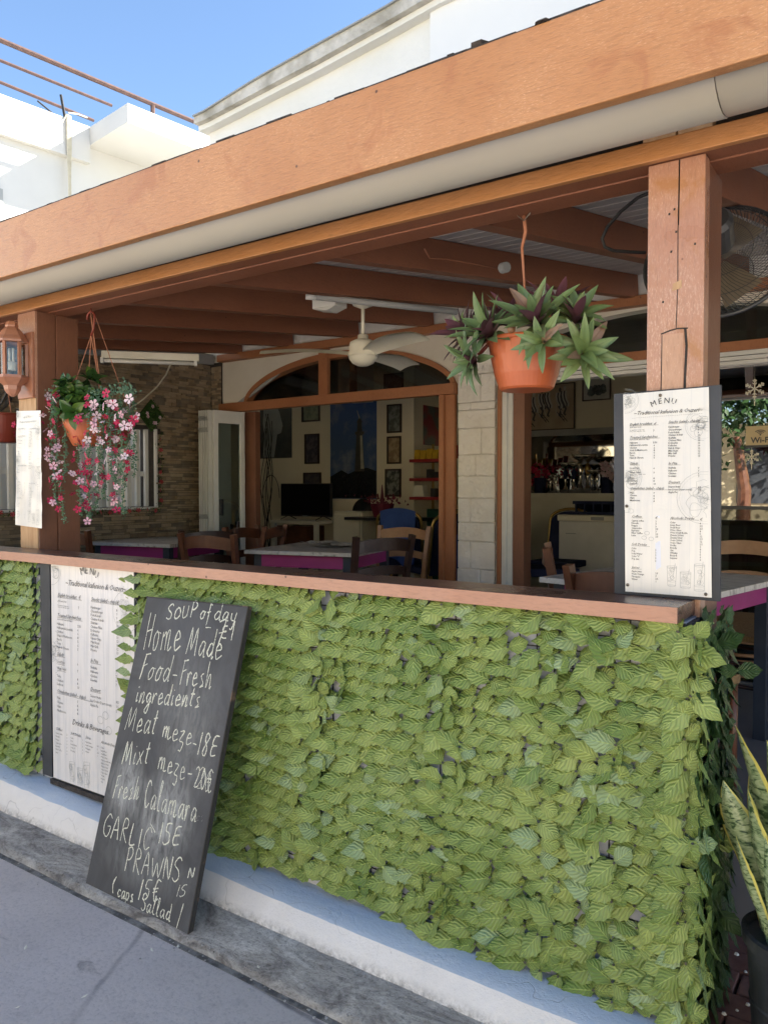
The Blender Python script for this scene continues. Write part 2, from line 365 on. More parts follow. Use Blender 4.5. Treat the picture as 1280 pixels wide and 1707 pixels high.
# ------------------------------------------------------------ setting
DZ = .02
m = MB(); m.box((-60, -60, -.3), (60, -.31, DZ)); struct('street', m, ROAD)
m = MB()
xs = [-9 + .12 * i for i in range(84)]
for i, x in enumerate(xs):                                        # kerb strip with a worn outer edge
    e = .012 * noise.noise(Vector((x * 3, 0, 1))) ; e2 = .010 * noise.noise(Vector((x * 5, 3, 1)))
    m.v += [(x, -.30 + e, -.05), (x, -.296 + e, .030 + e2 * .4), (x, -.275 + e, .044 + e2 * .4), (x, -.09, .058)]
    if i: o = 4 * (i - 1); m.f += [(o + k, o + 4 + k, o + 5 + k, o + 1 + k) for k in range(3)]
struct('kerb_strip', m, GUT, smooth=True)
m = MB(); m.box((-9, -.318, -.2), (3, -.29, .0215)); struct('kerb_joint', m, plain('dirty_joint', (.10, .095, .088), (.24, .23, .21), .95, 22, 60, .9, .01, pos=(.4, .6)))
m = MB(); r0 = random.Random(77)
for i in range(420):
    x = r0.uniform(-4, -.3); y = r0.choice((-.305, -.30, -.13, -.29)) + r0.gauss(0, .012 if i % 5 else .08); s_ = r0.uniform(.0012, .0045); zz = (.02 if y < -.30 else .045 + (y + .28) * .06)
    m.lathe([(0, 0), (s_ * r0.uniform(.8, 1.6), s_ * .1), (s_, s_ * .7), (0, s_)], (x, y, zz), 5)
struct('kerb_grit', m, GUT)
m = MB()
for i in range(26):
    x = r0.uniform(-3.6, -.9); y = r0.uniform(-1.0, -.15); zz = .0215 if y < -.31 else .058; a = r0.random() * 6; l = r0.uniform(.005, .014)
    d_ = Vector((math.cos(a), math.sin(a), 0)) * l; e_ = Vector((-math.sin(a), math.cos(a), 0)) * l * .4; q_ = Vector((x, y, zz)); m.add([q_ - d_, q_ + e_, q_ + d_ + Vector((0, 0, .003)), q_ - e_], [(0, 1, 2, 3)])
lt = obj('litter', m, WPLA, kind='stuff'); lt['label'] = 'small pale scraps and dry leaf bits scattered along the kerb'; lt['category'] = 'litter'
m = MB(); m.box((-60, .6, -.3), (60, 60, .015)); struct('ground', m, GUT)
m = MB(); m.box((-5.6, .24, -.2), (-.62, 3.0, .35)); m.box((-.62, .66, -.2), (4, 3.0, .35)); struct('terrace_floor', m, FLOOR)
m = MB(); m.box((-10, 3.0, -.2), (4, 9, .36)); struct('cafe_floor', m, FLOOR)
pv = thing('paved_strip', 'small patch of dark red pavers between kerb and terrace step at corner', 'paving', (-.4, .3, .06))
m = MB(); m.box((-.62, -.09, -.1), (3, .655, .078)); obj('paver_bed', m, MORT, pv)
for i in range(14):
    for j in range(7):
        x = -.60 + i * .205 + (j % 2) * .1; y = -.085 + j * .106; h = .006 * rnd.random()
        m = MB(); m.box((x, y, .075), (x + .197, y + .098, .1 + h)); obj('paver', m, PAVER, pv, bevel=.004)

# ------------------------------------------------------------ parapet wall
PX1 = -.475
pw = thing('parapet_wall', 'low terrace wall with rough white base and pale blue ledge', 'wall', (-2.5, .1, 0))
m = MB(); m.box((-9, .062, 0), (PX1, .23, 1.168)); obj('panel', m, PANELB, pw)
W1 = MB(); B1 = MB(); n = 170; x0, x1 = -9, -.40
for i in range(n + 1):
    x = x0 + (x1 - x0) * i / n
    zl = .128 + .045 * max(0, min(1, (-1.6 - x) / 2.2)); e = noise.noise(Vector((x * 4, 1, 0))) * .006 + noise.noise(Vector((x * 19, 1, 0))) * .004; e2 = noise.noise(Vector((x * 7, 9, 0))) * .006
    g = noise.noise(Vector((x * 11, 5, 3))) * .006
    W1.v += [(x, -.120 + g, .045), (x, -.108 + e2, .075), (x, -.078 + e2 * .6, zl - .020 + e), (x, -.066 + e, zl - .004 + e * .5)]
    B1.v += [(x, -.066 + e, zl - .004 + e * .5), (x, -.052 + e, zl + .003), (x, .0, zl + .009 + e2 * .5), (x, .062, zl + .012)]
    if i:
        o = 4 * (i - 1)
        for M_ in (W1, B1): M_.f += [(o + k, o + 4 + k, o + 5 + k, o + 1 + k) for k in range(3)]
m2 = W1; m2.add([(x1, -.12, .045), (x1, -.108, .075), (x1, -.07, .12), (x1, .062, .135), (x1, .062, .045)], [(0, 4, 3, 2, 1)])
obj('plinth', W1, BASEW, pw, smooth=True, label='cracked white plinth'); obj('ledge', B1, BASEB, pw, smooth=True, label='pale blue ledge')
m = MB(); m.box((-3.275, .03, .20), (-3.20, .058, 1.168)); m.box((-2.62, .03, .20), (-2.60, .055, 1.168)); obj('edge_strip', m, SLAB, pw)
m = MB(); m.box((-.50, .055, .13), (-.474, .062, 1.165)); obj('corner_strip', m, SLAB, pw)
for k in range(5): m = MB(); m.box((-.4735, .07 + k * .045, .13), (-.462, .105 + k * .045, 1.165)); obj('side_slat', m, SLAB, pw)

bc = thing('bar_counter', 'long brown painted wooden bar counter plank on top of the leafy wall', 'counter', (-2.5, .1, 1.172))
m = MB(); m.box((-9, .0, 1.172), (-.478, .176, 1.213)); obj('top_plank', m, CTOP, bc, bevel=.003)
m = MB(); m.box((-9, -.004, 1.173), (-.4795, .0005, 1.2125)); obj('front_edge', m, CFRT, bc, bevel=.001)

# ------------------------------------------------------------ leaf screens
def leaf_half(M_, L_, w, tw, sgn=1, bend=.008, nu=9, nv=4, serr=.075, seed=0):
    r = random.Random(seed); vs = []; uvs = []; fs = []
    ph = r.random() * 6
    for i in range(nu + 1):
        u = i / nu; prof = (max(.12, math.sin(math.pi / 2 * min(1, u / .46))) ** .75) * (1 if u < .46 else 1 - ((u - .46) / .54) ** 1.55)
        if i == nu: prof = 0.02
        prof *= 1 + (serr if i % 2 else -serr)
        for j in range(nv + 1):
            v = j / nv * 2 - 1
            x = sgn * u * L_; y = v * w / 2 * prof
            z = tw * u * L_ - abs(v) * w * .13 * prof + .0022 * math.sin(6.5 * 2 * math.pi * (u - .37 * abs(v)) + 1) * (abs(v) > .2) + bend * math.sin(u * 3 + ph) * .5
            vs.append((x, y, z)); uvs.append((u, j / nv))
    for i in range(nu):
        for j in range(nv):
            a = i * (nv + 1) + j; q = (a, a + nv + 1, a + nv + 2, a + 1)
            if sgn < 0: q = q[::-1]
            fs.append(q)
    M_.add(vs, fs, uvs)
def leaf_unit(seed, lift=.30):
    r = random.Random(seed); m = MB()
    leaf_half(m, .084 * r.uniform(.94, 1.06), .058 * r.uniform(.92, 1.06), lift * r.uniform(.7, 1.25), -1, r.uniform(-.006, .008), seed=seed)
    leaf_half(m, .062 * r.uniform(.9, 1.1), .050, .05, 1, .003, seed=seed + 50)
    q = [(.0045 * math.cos(a * math.pi / 3), .0035 * math.sin(a * math.pi / 3), .0045) for a in range(6)]
    m.add(q, [(0, 1, 2, 3, 4, 5)], [(0, .5)] * 6)
    return m
UN = [leaf_unit(s, l) for s, l in ((1, .24), (2, .32), (3, .28), (4, .42), (5, .2), (6, .34), (7, .55), (8, .26))]
UM = []
for i, u in enumerate(UN):
    me = mesh(u, 'leaf', smooth=True); me.materials.append(IVY); me.materials.append(PINM)
    me.polygons[-1].material_index = 1; UM.append(me)
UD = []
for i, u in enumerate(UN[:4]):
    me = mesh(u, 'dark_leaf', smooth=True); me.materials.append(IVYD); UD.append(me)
FACE = Matrix(((1, 0, 0), (0, 0, -1), (0, 1, 0)))                       # local xy -> world xz, local z -> -y
def leaf_matrix(x, y, z, ang, tx=0, ty=0, sc=1, face=FACE):
    R = face @ Matrix.Rotation(ang, 3, 'Z') @ Matrix.Rotation(tx, 3, 'X') @ Matrix.Rotation(ty, 3, 'Y')
    return Matrix.Translation((x, y, z)) @ R.to_4x4() @ Matrix.Scale(sc, 4)
def leaf_screen(label, x0, x1, z0f, z1, seams, nparts, seed, wild=.035, holes=(), group='artificial leaf screens on the terrace wall', limit=None):
    r = random.Random(seed); units = []
    root = thing('leaf_screen', label, 'leaf screen', ((x0 + x1) / 2, .06, .15), group)
    rows = int((z1 - .13) / .0525) + 1; cols = int((x1 - x0) / .052)
    for i in range(cols):
        for j in range(rows):
            x = x0 + (i + .5) * .052 + r.gauss(0, .003); z = z1 - .012 - j * .0525 + r.gauss(0, .0025) + .010 * math.sin(x * 5)
            if z < z0f(x) + .022: continue
            if any((x - hx) ** 2 + ((z - hz) * 1.1) ** 2 < hr ** 2 for hx, hz, hr in holes): continue
            sd_ = min([abs(x - s - .012 * math.sin(z * 9 + s)) for s in seams] + [9])
            ang = rad(25) + r.gauss(0, .055) + .10 * noise.noise(Vector((x * 2.2, z * 2.2, seed))); tx = -.42 + r.gauss(0, .08); ty = r.gauss(0, .05); y = .046 - r.random() * .012
            if sd_ < .035: ang += r.choice((-.85, -.6, -.4, .35, .7)); y -= .012 + r.random() * .012; tx += r.gauss(0, .3)
            elif r.random() < wild: ang += r.choice((-1.1, .8, 1.3, -.7)); y -= .012; tx += r.gauss(0, .35)
            y += .010 * noise.noise(Vector((x * 3, z * 3, 4)))
            if z < z0f(x) + .06: ty += .12
            units.append((x, leaf_matrix(x, y, z, ang, tx, ty, r.uniform(.93, 1.1)), r.randrange(8)))
    units.sort(key=lambda q: -q[0]); rest = MB(); k = 0
    for x, M_, v in units:
        if k < nparts:
            o = obj('leaf', UM[v], None, root); o.matrix_local = Matrix.Translation(-root.location) @ M_; k += 1
        else: rest.merge(UN[v], M_)
    if rest.v: obj('leaf_mass', rest, IVY, root, smooth=True, kind='stuff')
    m = MB(); g = .05                                                    # backing grid of the mat
    x = x0
    while x < x1: m.box((x, .055, .16), (x + .003, .058, z1)); x += .052
    z = .17
    while z < z1: m.box((x0, .0585, z), (x1, .0605, z + .003)); z += .0495
    obj('backing_grid', m, BLKC, root, kind='stuff')
    return root
zf = lambda x: .135 + .04 * max(0, min(1, (-1.6 - x) / 2.2)) - .005
leaf_screen('wide light green plastic leaf screen behind the chalkboard below the counter', -2.64, -.425, zf, 1.165, (-1.16, -1.64, -.84, -.66), 300, 3,
            holes=((-1.27, .79, .028), (-1.17, .755, .03), (-.90, 1.085, .034), (-.725, .985, .022), (-.615, .60, .033), (-1.42, .60, .028), (-.95, .42, .025), (-.71, .36, .02)))
leaf_screen('narrow green plastic leaf screen at the street end beyond the poster menu', -4.35, -3.27, zf, 1.165, (-3.62, -3.9), 300, 5)
# side screen, dark leaves hanging on the terrace-side end of the wall
sr = thing('leaf_screen', 'dark green leaf screen wrapped round the wall end beside the snake plant', 'leaf screen', (-.46, .3, .1), 'artificial leaf screens on the terrace wall')
SIDE = Matrix(((0, 0, 1), (1, 0, 0), (0, 1, 0)))                         # local x -> +y, y -> z, z -> +x
r = random.Random(11)
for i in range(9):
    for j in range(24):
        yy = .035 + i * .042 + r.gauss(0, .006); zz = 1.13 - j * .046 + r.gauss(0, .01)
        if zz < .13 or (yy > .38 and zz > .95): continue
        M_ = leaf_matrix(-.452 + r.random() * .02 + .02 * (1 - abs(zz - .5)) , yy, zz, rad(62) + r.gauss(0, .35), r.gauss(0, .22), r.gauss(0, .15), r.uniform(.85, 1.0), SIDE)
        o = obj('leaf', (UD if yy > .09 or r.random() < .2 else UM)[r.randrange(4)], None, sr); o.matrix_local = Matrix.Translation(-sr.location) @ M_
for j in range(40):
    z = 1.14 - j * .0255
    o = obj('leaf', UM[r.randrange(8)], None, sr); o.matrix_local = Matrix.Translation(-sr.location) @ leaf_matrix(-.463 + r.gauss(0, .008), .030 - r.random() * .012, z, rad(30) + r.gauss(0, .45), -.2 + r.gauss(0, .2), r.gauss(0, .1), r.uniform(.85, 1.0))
for px, py, a, s in ((1195, 1075, 3.6, .9), (1228, 1118, 3.3, .75), (1135, 1400, 5.6, 1.1), (1178, 1398, 3.3, 1.1), (1190, 1320, 3.9, .8), (1200, 1520, 2.4, .85), (1150, 1085, 2.9, 1.0), (1150, 1160, 2.6, 1.0)):
    p = at(px, py, Y=.02 if px < 1160 else .2); p.x += .0
    o = obj('leaf', UM[int(px) % 8] if px < 1190 else UD[px % 4], None, sr); o.matrix_local = Matrix.Translation(-sr.location) @ leaf_matrix(p.x, p.y, p.z, a, .2, -.2, s)

# ------------------------------------------------------------ terrace posts
RX0, RX1 = -.612, -.466
pr_ = thing('roof_post', 'brown painted wooden post carrying the black menu board at the counter end', 'post', ((RX0 + RX1) / 2, .29, .12), 'terrace roof posts')
m = MB(); m.box((RX0, .18, .12), (RX1, .235, 2.372)); obj('front_plank', m, ORZ, pr_, bevel=.004)
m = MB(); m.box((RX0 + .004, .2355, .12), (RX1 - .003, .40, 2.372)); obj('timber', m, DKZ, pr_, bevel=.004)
m = MB()                                                                   # long drying crack and loose patch outline
def crack(m, pts, w): m.ribbon(pts, w, (0, -1, 0), .0006)
crack(m, [(-.531, .18, 2.37), (-.531, .18, 2.30), (-.533, .18, 2.18), (-.532, .18, 2.05), (-.535, .18, 1.93)], .0022)
crack(m, [(-.531, .18, 2.37), (-.532, .18, 2.2)], .0035)
crack(m, [(-.574, .18, 1.918), (-.55, .18, 1.925), (-.532, .18, 1.928), (-.505, .18, 1.926)], .004)
crack(m, [(-.512, .18, 1.926), (-.508, .18, 1.88), (-.511, .18, 1.80), (-.512, .18, 1.74)], .0065)
crack(m, [(-.571, .18, 1.915), (-.573, .18, 1.74)], .0025)
for x, z in ((-.556, 2.23), (-.543, 2.24), (-.49, 2.14), (-.55, 2.13), (-.57, 2.0), (-.538, 2.18)): crack(m, [(x, .18, z), (x + .001, .18, z + .006)], .005)
obj('crack', m, MORT, pr_)
m = MB(); m.box((-.57, .178, 1.74), (-.516, .1797, 1.915)); obj('filler_patch', m, painted_wood('patch_paint', (.52, .28, .17), (.60, .37, .25), (.72, .5, .38), (6, 6, 1)), pr_)
m = MB(); m.prism([(-.546, .1793, 2.028), (-.522, .1793, 2.034), (-.522, .1793, 2.055), (-.544, .1793, 2.048)], (0, -.0006, 0)); obj('tape_piece', m, BARE, pr_)
LX0, LX1 = -3.69, -3.54
pl_ = thing('roof_post', 'double brown wooden post with lantern and paper menu by the flower basket', 'post', (-3.6, .29, 1.2), 'terrace roof posts')
m = MB(); m.box((LX0, .18, 1.214), (LX1, .186, 1.95)); obj('bare_strip', m, BARE, pl_)
m = MB(); m.box((LX0, .18, 1.952), (LX1, .19, 2.372)); m.box((LX0, .187, 1.1), (LX1, .19, 1.9515)); obj('painted_face', m, ORZ, pl_)
m = MB(); m.box((LX0, .1905, 1.1), (LX1, .287, 2.372)); obj('front_timber', m, DKZ, pl_, bevel=.003)
m = MB(); m.box((LX0, .291, 1.1), (LX1 + .002, .412, 2.372)); obj('rear_timber', m, DKZ, pl_, bevel=.003)

# ------------------------------------------------------------ terrace roof
tr = thing('terrace_roof', 'wooden terrace roof with painted fascia, pale gutter, joists and ceiling boards', 'roof', (-2, 1, 2.4))
def beam(name, a, b, mat, bv=.003): m = MB(); m.box(a, b); return obj(name, m, mat, tr, bevel=bv)
XA, XB = -9, 3.2
beam('fascia', (XA, -.185, 2.394), (XB, -.15, 2.624), ORX, .004)
# front beam in three visible boards
beam('front_beam', (XA, .150, 2.371), (XB, .172, 2.424), ORB)
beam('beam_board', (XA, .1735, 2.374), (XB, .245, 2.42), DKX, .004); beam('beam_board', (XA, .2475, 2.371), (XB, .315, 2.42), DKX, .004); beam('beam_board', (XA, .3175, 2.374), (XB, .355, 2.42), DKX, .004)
beam('upper_board', (XA, .2, 2.421), (XB, .30, 2.56), MORT); 
for x in (-.62, -.53, -3.68): beam('packing_block', (x, .155, 2.425), (x + .085, .20, 2.50), BARE)
def gutter(xa, xb, za, zb, name='gutter'):
    m = MB(); n = 14; P = []
    for x, z in ((xa, za), (xb, zb)):
        for k in range(n + 1):
            a = math.pi + math.pi * k / n; P.append((x, -.028 + .118 * math.cos(a), z + .118 * math.sin(a) * .92))
        for k in range(n + 1):
            a = 2 * math.pi - math.pi * k / n; P.append((x, -.028 + .113 * math.cos(a), z + .113 * math.sin(a) * .92))
    w = 2 * n + 2
    m.add(P, [(k, (k + 1) % w, w + (k + 1) % w, w + k) for k in range(w)] + [tuple(range(w - 1, -1, -1)), tuple(range(w, 2 * w))])
    return obj(name, m, PVC, tr, smooth=False)
gutter(XA, -.385, 2.452, 2.474); gutter(-.383, XB, 2.476, 2.50)
for o in [x for x in bpy.data.objects if x.name.startswith('gutter')]:
    for p in o.data.polygons: p.use_smooth = len(p.vertices) == 4
m = MB(); r = random.Random(3)                                          # bitumen edge and crumbling lumps on the fascia
x = XA
while x < XB:
    w = r.uniform(.03, .12); m.box((x, -.1849 + r.uniform(0, .004), 2.6245), (x + w, -.02, 2.6265 + r.random() * .004)); x += w * .96
obj('roof_felt_edge', m, BITU, tr)
m = MB()
for i in range(60):
    u = r.random(); x = -1.02 + u * .75 if r.random() < .8 else -3 + r.random() * 2; s = r.uniform(.004, .013) * (1 if x > -1.1 else .5)
    m.lathe([(0, -s * .6), (s * r.uniform(.8, 2.8), -s * .3), (s * r.uniform(1., 2.4), s * .4), (s * .4, s * .9), (0, s)], (x, -.17 + r.random() * .02, 2.629), 6)
obj('crumbled_felt', m, BITU, tr)
JB = lambda Y: 2.356 + .12 * Y
JO = [(-1.28, -.86), (-1.94, -1.50), (-2.59, -2.22), (-3.21, -3.0), (-3.86, -3.69), (-4.47, -4.38), (-5.02, -4.98), (-.63, -.22), (.02, .42), (.67, 1.07), (1.3, 1.7), (1.95, 2.35)]
for fx, bx in JO:
    m = MB(); a = Vector((fx, .30, JB(.30) + .07)); b = Vector((bx, 2.98, JB(2.98) + .07))
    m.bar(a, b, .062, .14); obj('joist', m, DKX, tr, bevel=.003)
for k in range(32):
    y = .10 + k * .091
    m = MB(); z = JB(y) + .1435; z1 = JB(y + .088) + .1435
    m.hexa([(-5.35, y, z), (XB, y, z), (XB, y + .083, z1), (-5.35, y + .083, z1), (-5.35, y, z + .016), (XB, y, z + .016), (XB, y + .083, z1 + .016), (-5.35, y + .083, z1 + .016)])
    obj('ceiling_board', m, BOARDS, tr, bevel=.0025)
m = MB(); m.hexa([(-5.6, -.02, 2.595), (XB, -.02, 2.595), (XB, 3.0, 2.90), (-5.6, 3.0, 2.90), (-5.6, -.02, 2.622), (XB, -.02, 2.622), (XB, 3.0, 2.93), (-5.6, 3.0, 2.93)]); obj('roof_deck', m, BITU, tr)
beam('ledger', (-5.22, 2.93, 2.655), (-.95, 2.998, 2.716), FRM)
beam('ledger', (-.949, 2.93, 2.655), (XB, 2.998, 2.716), FRM)
# light-coloured fillet over the stone wall
m = MB(); m.bar((-5.33, .5, JB(.5) + .10), (-5.33, 2.98, JB(2.98) - .02), .04, .09); obj('edge_trim', m, GREYMET, tr)

# ------------------------------------------------------------ cafe building
cb = thing('cafe_building', 'white cafe building with arched window, curved cornice and open doors', 'building', (-2.8, 3.1, .35))
def cpart(name, m, mat, **k): return obj(name, m, mat, cb, **k)
ZT = 2.72
def arch(x, c, w, z0, h): q = (x - c) / w; return z0 + h * math.sqrt(max(0, 1 - q * q)) ** 1.15 if abs(q) < 1 else z0
AL = dict(c=-3.86, w=1.07, z0=2.278, h=.345); AR = dict(c=-1.35, w=1.05, z0=2.37, h=.27)
m = MB(); m.box((-5.37, 3.002, 0), (-4.98, 3.22, ZT))                      # wall pieces round the openings
m.box((-2.455, 3.002, 2.37), (-2.405, 3.22, ZT)); m.box((-2.78, 3.03, 2.3), (-2.456, 3.22, ZT))
for A, xa, xb in ((AL, -4.98, -2.78), (AR, -2.405, -.3)):
    n = 36
    for i in range(n):
        a = xa + (xb - xa) * i / n; b = xa + (xb - xa) * (i + 1) / n; za = arch(a, **A); zb = arch(b, **A)
        m.hexa([(a, 3.002, za), (b, 3.002, zb), (b, 3.22, zb), (a, 3.22, za), (a, 3.002, ZT), (b, 3.002, ZT), (b, 3.22, ZT), (a, 3.22, ZT)])
m.box((-.3, 3.002, 2.37), (16, 3.22, ZT)); m.box((1.5, 3.002, 0), (16, 3.22, 2.37)); m.box((-2.78, 3.03, 0), (-2.46, 3.22, 2.3))
cpart('terrace_wall', m, CREAM)
UW = MB(); UW.box((-5.37, 3.0, ZT + .001), (16, 3.3, 4.62)); cpart('upper_wall', UW, WHITEB, label='rough white upper wall')
# curved parapet and cornice traced in its own plane
top = [at(px, py, Y=2.86) for px, py in ((337, 190), (430, 132), (525, 79), (640, 16), (732, -40))]
bot = [at(px, py, Y=2.9) for px, py in ((344, 212), (432, 166), (525, 118), (640, 55), (735, 1))]
def lerp(P, x):
    for a, b in zip(P, P[1:]):
        if a.x <= x <= b.x: return a.z + (b.z - a.z) * (x - a.x) / (b.x - a.x)
    return P[0].z if x < P[0].x else P[-1].z
m = MB(); mc = MB(); mf = MB(); n = 150
for i in range(n):
    a = -5.42 + 21 * i / n; b = -5.42 + 21 * (i + 1) / n
    for M_, ya, fz0, fz1 in ((mc, 2.86, lambda x: lerp(bot, x) + .045, lambda x: lerp(top, x)), (m, 2.915, lambda x: lerp(bot, x), lambda x: lerp(bot, x) + .045), (mf, 2.84, lambda x: lerp(top, x), lambda x: lerp(top, x) + .012)):
        M_.hexa([(a, ya, fz0(a)), (b, ya, fz0(b)), (b, 3.3, fz0(b)), (a, 3.3, fz0(a)), (a, ya, fz1(a)), (b, ya, fz1(b)), (b, 3.3, fz1(b)), (a, 3.3, fz1(a))])
    
mw = MB()
for i in range(n):
    a = -5.37 + 21 * i / n; b = -5.37 + 21 * (i + 1) / n
    mw.hexa([(a, 3.001, 4.5), (b, 3.001, 4.5), (b, 3.299, 4.5), (a, 3.299, 4.5), (a, 3.001, lerp(bot, a)), (b, 3.001, lerp(bot, b)), (b, 3.299, lerp(bot, b)), (a, 3.299, lerp(bot, a))])
cpart('parapet', mw, WHITEB); CORN = plain('weathered_cornice', (.62, .60, .55), (.36, .34, .29), .9, 5, 40, .8, .012, pos=(.42, .66)); cpart('cornice', mc, CORN); cpart('cornice_moulding', m, WHITEB); cpart('parapet_flashing', mf, GREYMET)
xj = at(722, 60, Y=3.0).x
m = MB(); m.box((xj, 2.955, 3.2), (5, 2.999, lerp(bot, xj) + .04)); cpart('smooth_panel', m, WHITEP)
ar = [at(px, py, Y=2.99) for px, py in ((515, 195), (532, 186), (556, 170), (580, 161), (605, 155), (632, 150), (660, 146))]
m = MB()
for a, b in zip(ar, ar[1:]): m.hexa([(a.x, 2.965, 3.2), (b.x, 2.965, 3.2), (b.x, 2.999, 3.2), (a.x, 2.999, 3.2), (a.x, 2.965, a.z), (b.x, 2.965, b.z), (b.x, 2.999, b.z), (a.x, 2.999, a.z)])
cpart('arched_relief', m, plain('grey_render', (.52, .52, .50), (.46, .46, .44), .9, 6, 30, .5))
m = MB(); m.box((-5.37, 3.301, 2.5), (-5.1, 10.5, 4.6)); m.box((-5.37, 3.3, 0), (-5.16, 3.31, 2.4)); m.box((-9.2, 8.6, 0), (6, 8.9, 4.4)); m.box((-5.1, 3.31, 3.16), (6, 9, 3.3)); cpart('rear_wall', m, WHITEB)
# frame timbers of the arched opening
m = MB(); m.box((-5.2, 2.93, 2.198), (-2.775, 3.0, 2.277)); cpart('transom', m, FRM, bevel=.004)
m = MB(); m.box((-2.90, 2.935, .36), (-2.862, 2.998, 2.197)); cpart('door_jamb', m, FRM, bevel=.003)
m = MB(); m.box((-2.861, 2.96, .36), (-2.785, 3.0, 2.197)); cpart('door_jamb', m, FRM, bevel=.003)
m = MB(); m.box((-4.97, 3.03, .36), (-4.84, 3.09, 2.197)); cpart('door_jamb', m, DKZ, bevel=.003)
ym = at(541, 640, Y=2.98).x; yn = at(573, 640, Y=2.98).x
m = MB(); m.box((ym - .045, 2.955, 2.278), (ym + .045, 2.999, 2.66)); cpart('mullion', m, FRM, bevel=.003)
m = MB(); m.box((yn - .02, 3.08, 2.278), (yn + .03, 3.12, 2.62)); cpart('mullion', m, FRM, bevel=.003)
for A, y0, wd, ma, nm in ((AL, 2.975, .045, FRM, 'arch_frame'),):
    m = MB(); n = 40
    for i in range(n):
        a = A['c'] - A['w'] * math.cos(math.pi * i / n); b = A['c'] - A['w'] * math.cos(math.pi * (i + 1) / n)
        za, zb = arch(a, **A), arch(b, **A); zc = lambda x, z: max(A['z0'] + .001, A['z0'] + (z - A['z0']) * .88 - .01)
        m.hexa([(a * .97 + A['c'] * .03, y0, zc(a, za)), (b * .97 + A['c'] * .03, y0, zc(b, zb)), (b * .97 + A['c'] * .03, 3.06, zc(b, zb)), (a * .97 + A['c'] * .03, 3.06, zc(a, za)), (a, y0, za), (b, y0, zb), (b, 3.06, zb), (a, 3.06, za)])
    cpart(nm, m, ma)
m = MB(); m.prism([at(393, 673, Y=2.985), at(402, 673, Y=2.985), at(478, 614, Y=2.985), at(468, 614, Y=2.985)], (0, .013, 0)); cpart('grey_brace', m, GREYMET)
m = MB(); m.box((-4.93, 3.05, 2.279), (-2.79, 3.054, 2.625)); cpart('arch_pane', m, GLASS)
m = MB(); m.box((-2.4, 3.1, 2.372), (-.3, 3.104, 2.64)); cpart('arch_pane', m, GLASS)
# painted stone pier: separate blocks
m = MB(); m.box((-2.765, 3.0, .35), (-2.46, 3.029, 2.7)); cpart('pier_core', m, STONEW)
rows = [2.70, 2.52, 2.33, 2.13, 2.075, 1.945, 1.755, 1.60, 1.44, 1.265, 1.13, .93, .70, .52, .36]
r = random.Random(5)
for k in range(len(rows) - 1):
    zt, zb = rows[k], rows[k + 1]; s = r.choice((.35, .62, .5, None)); xs_ = [-2.765, -2.462] if s is None else [-2.765, -2.765 + .303 * s, -2.462]
    for a, b in zip(xs_, xs_[1:]): 
        m = MB(); d = r.uniform(.018, .032); m.box((a + .0012, 3.0 - d, zb + .0012), (b - .0012, 3.001, zt - .0012)); cpart('stone_block', m, STONEW, bevel=.009)
# right-hand opening
m = MB(); m.box((-2.435, 2.955, .36), (-2.405, 3.0, 2.235)); cpart('door_jamb', m, FRM, bevel=.003)
m = MB(); m.box((-2.404, 2.965, .36), (-2.37, 3.05, 2.235)); m.box((-2.369, 2.985, .36), (-2.335, 3.05, 2.235)); cpart('white_door_frame', m, WMET, bevel=.003)
m = MB(); m.box((-2.334, 3.0, .36), (-2.25, 3.12, 2.235)); cpart('door_jamb', m, DKZ, bevel=.003)
for z0, z1, y in ((2.236, 2.258, 2.955), (2.261, 2.283, 2.945), (2.286, 2.312, 2.935)):
    m = MB(); m.box((-2.40, y, z0), (1.5, 3.06, z1)); cpart('lintel_rail', m, WMET, bevel=.002)
m = MB(); m.box((-2.45, 2.93, 2.3125), (1.5, 3.0, 2.37)); cpart('lintel_beam', m, FRM, bevel=.003)
m = MB(); m.box((-1.40, 3.0, .36), (-1.35, 3.06, 2.235)); m.box((-.2, 3.0, .36), (-.14, 3.06, 2.235)); cpart('window_stile', m, DKMET, bevel=.002)
m = MB(); m.box((-1.349, 3.0, 1.385), (-.201, 3.05, 1.405)); m.box((-.139, 3.0, 1.385), (1.5, 3.05, 1.405)); cpart('window_rail', m, DKMET, bevel=.002)
m = MB(); m.box((-1.349, 3.02, 1.406), (-.201, 3.026, 2.235)); cpart('window_pane', m, GLASSM)
m = MB(); m.box((-1.349, 3.02, .36), (-.201, 3.026, 1.384)); cpart('window_pane', m, GLASS)
m = MB(); m.box((-.139, 3.02, .36), (1.5, 3.026, 2.235)); cpart('window_pane', m, GLASSM)
# rooms behind
m = MB(); m.box((-9.2, 5.2, .36), (-4.56, 5.35, 3.16)); m.box((-4.70, 5.351, .36), (-4.56, 6.5, 3.16)); m.box((-4.7, 6.501, .36), (1.7, 6.65, 3.16)); m.box((-9.35, 3.0, .36), (-9.2, 5.35, 3.16)); m.box((1.5, 3.23, .36), (1.65, 6.5, 3.16)); m.box((-9.2, 3.0, .36), (-5.38, 3.2, 3.16))
cpart('room_wall', m, ROOMW)
m = MB(); m.box((-9.3, 3.3, 3.1), (1.7, 6.6, 3.15)); cpart('room_ceiling', m, ROOMW)

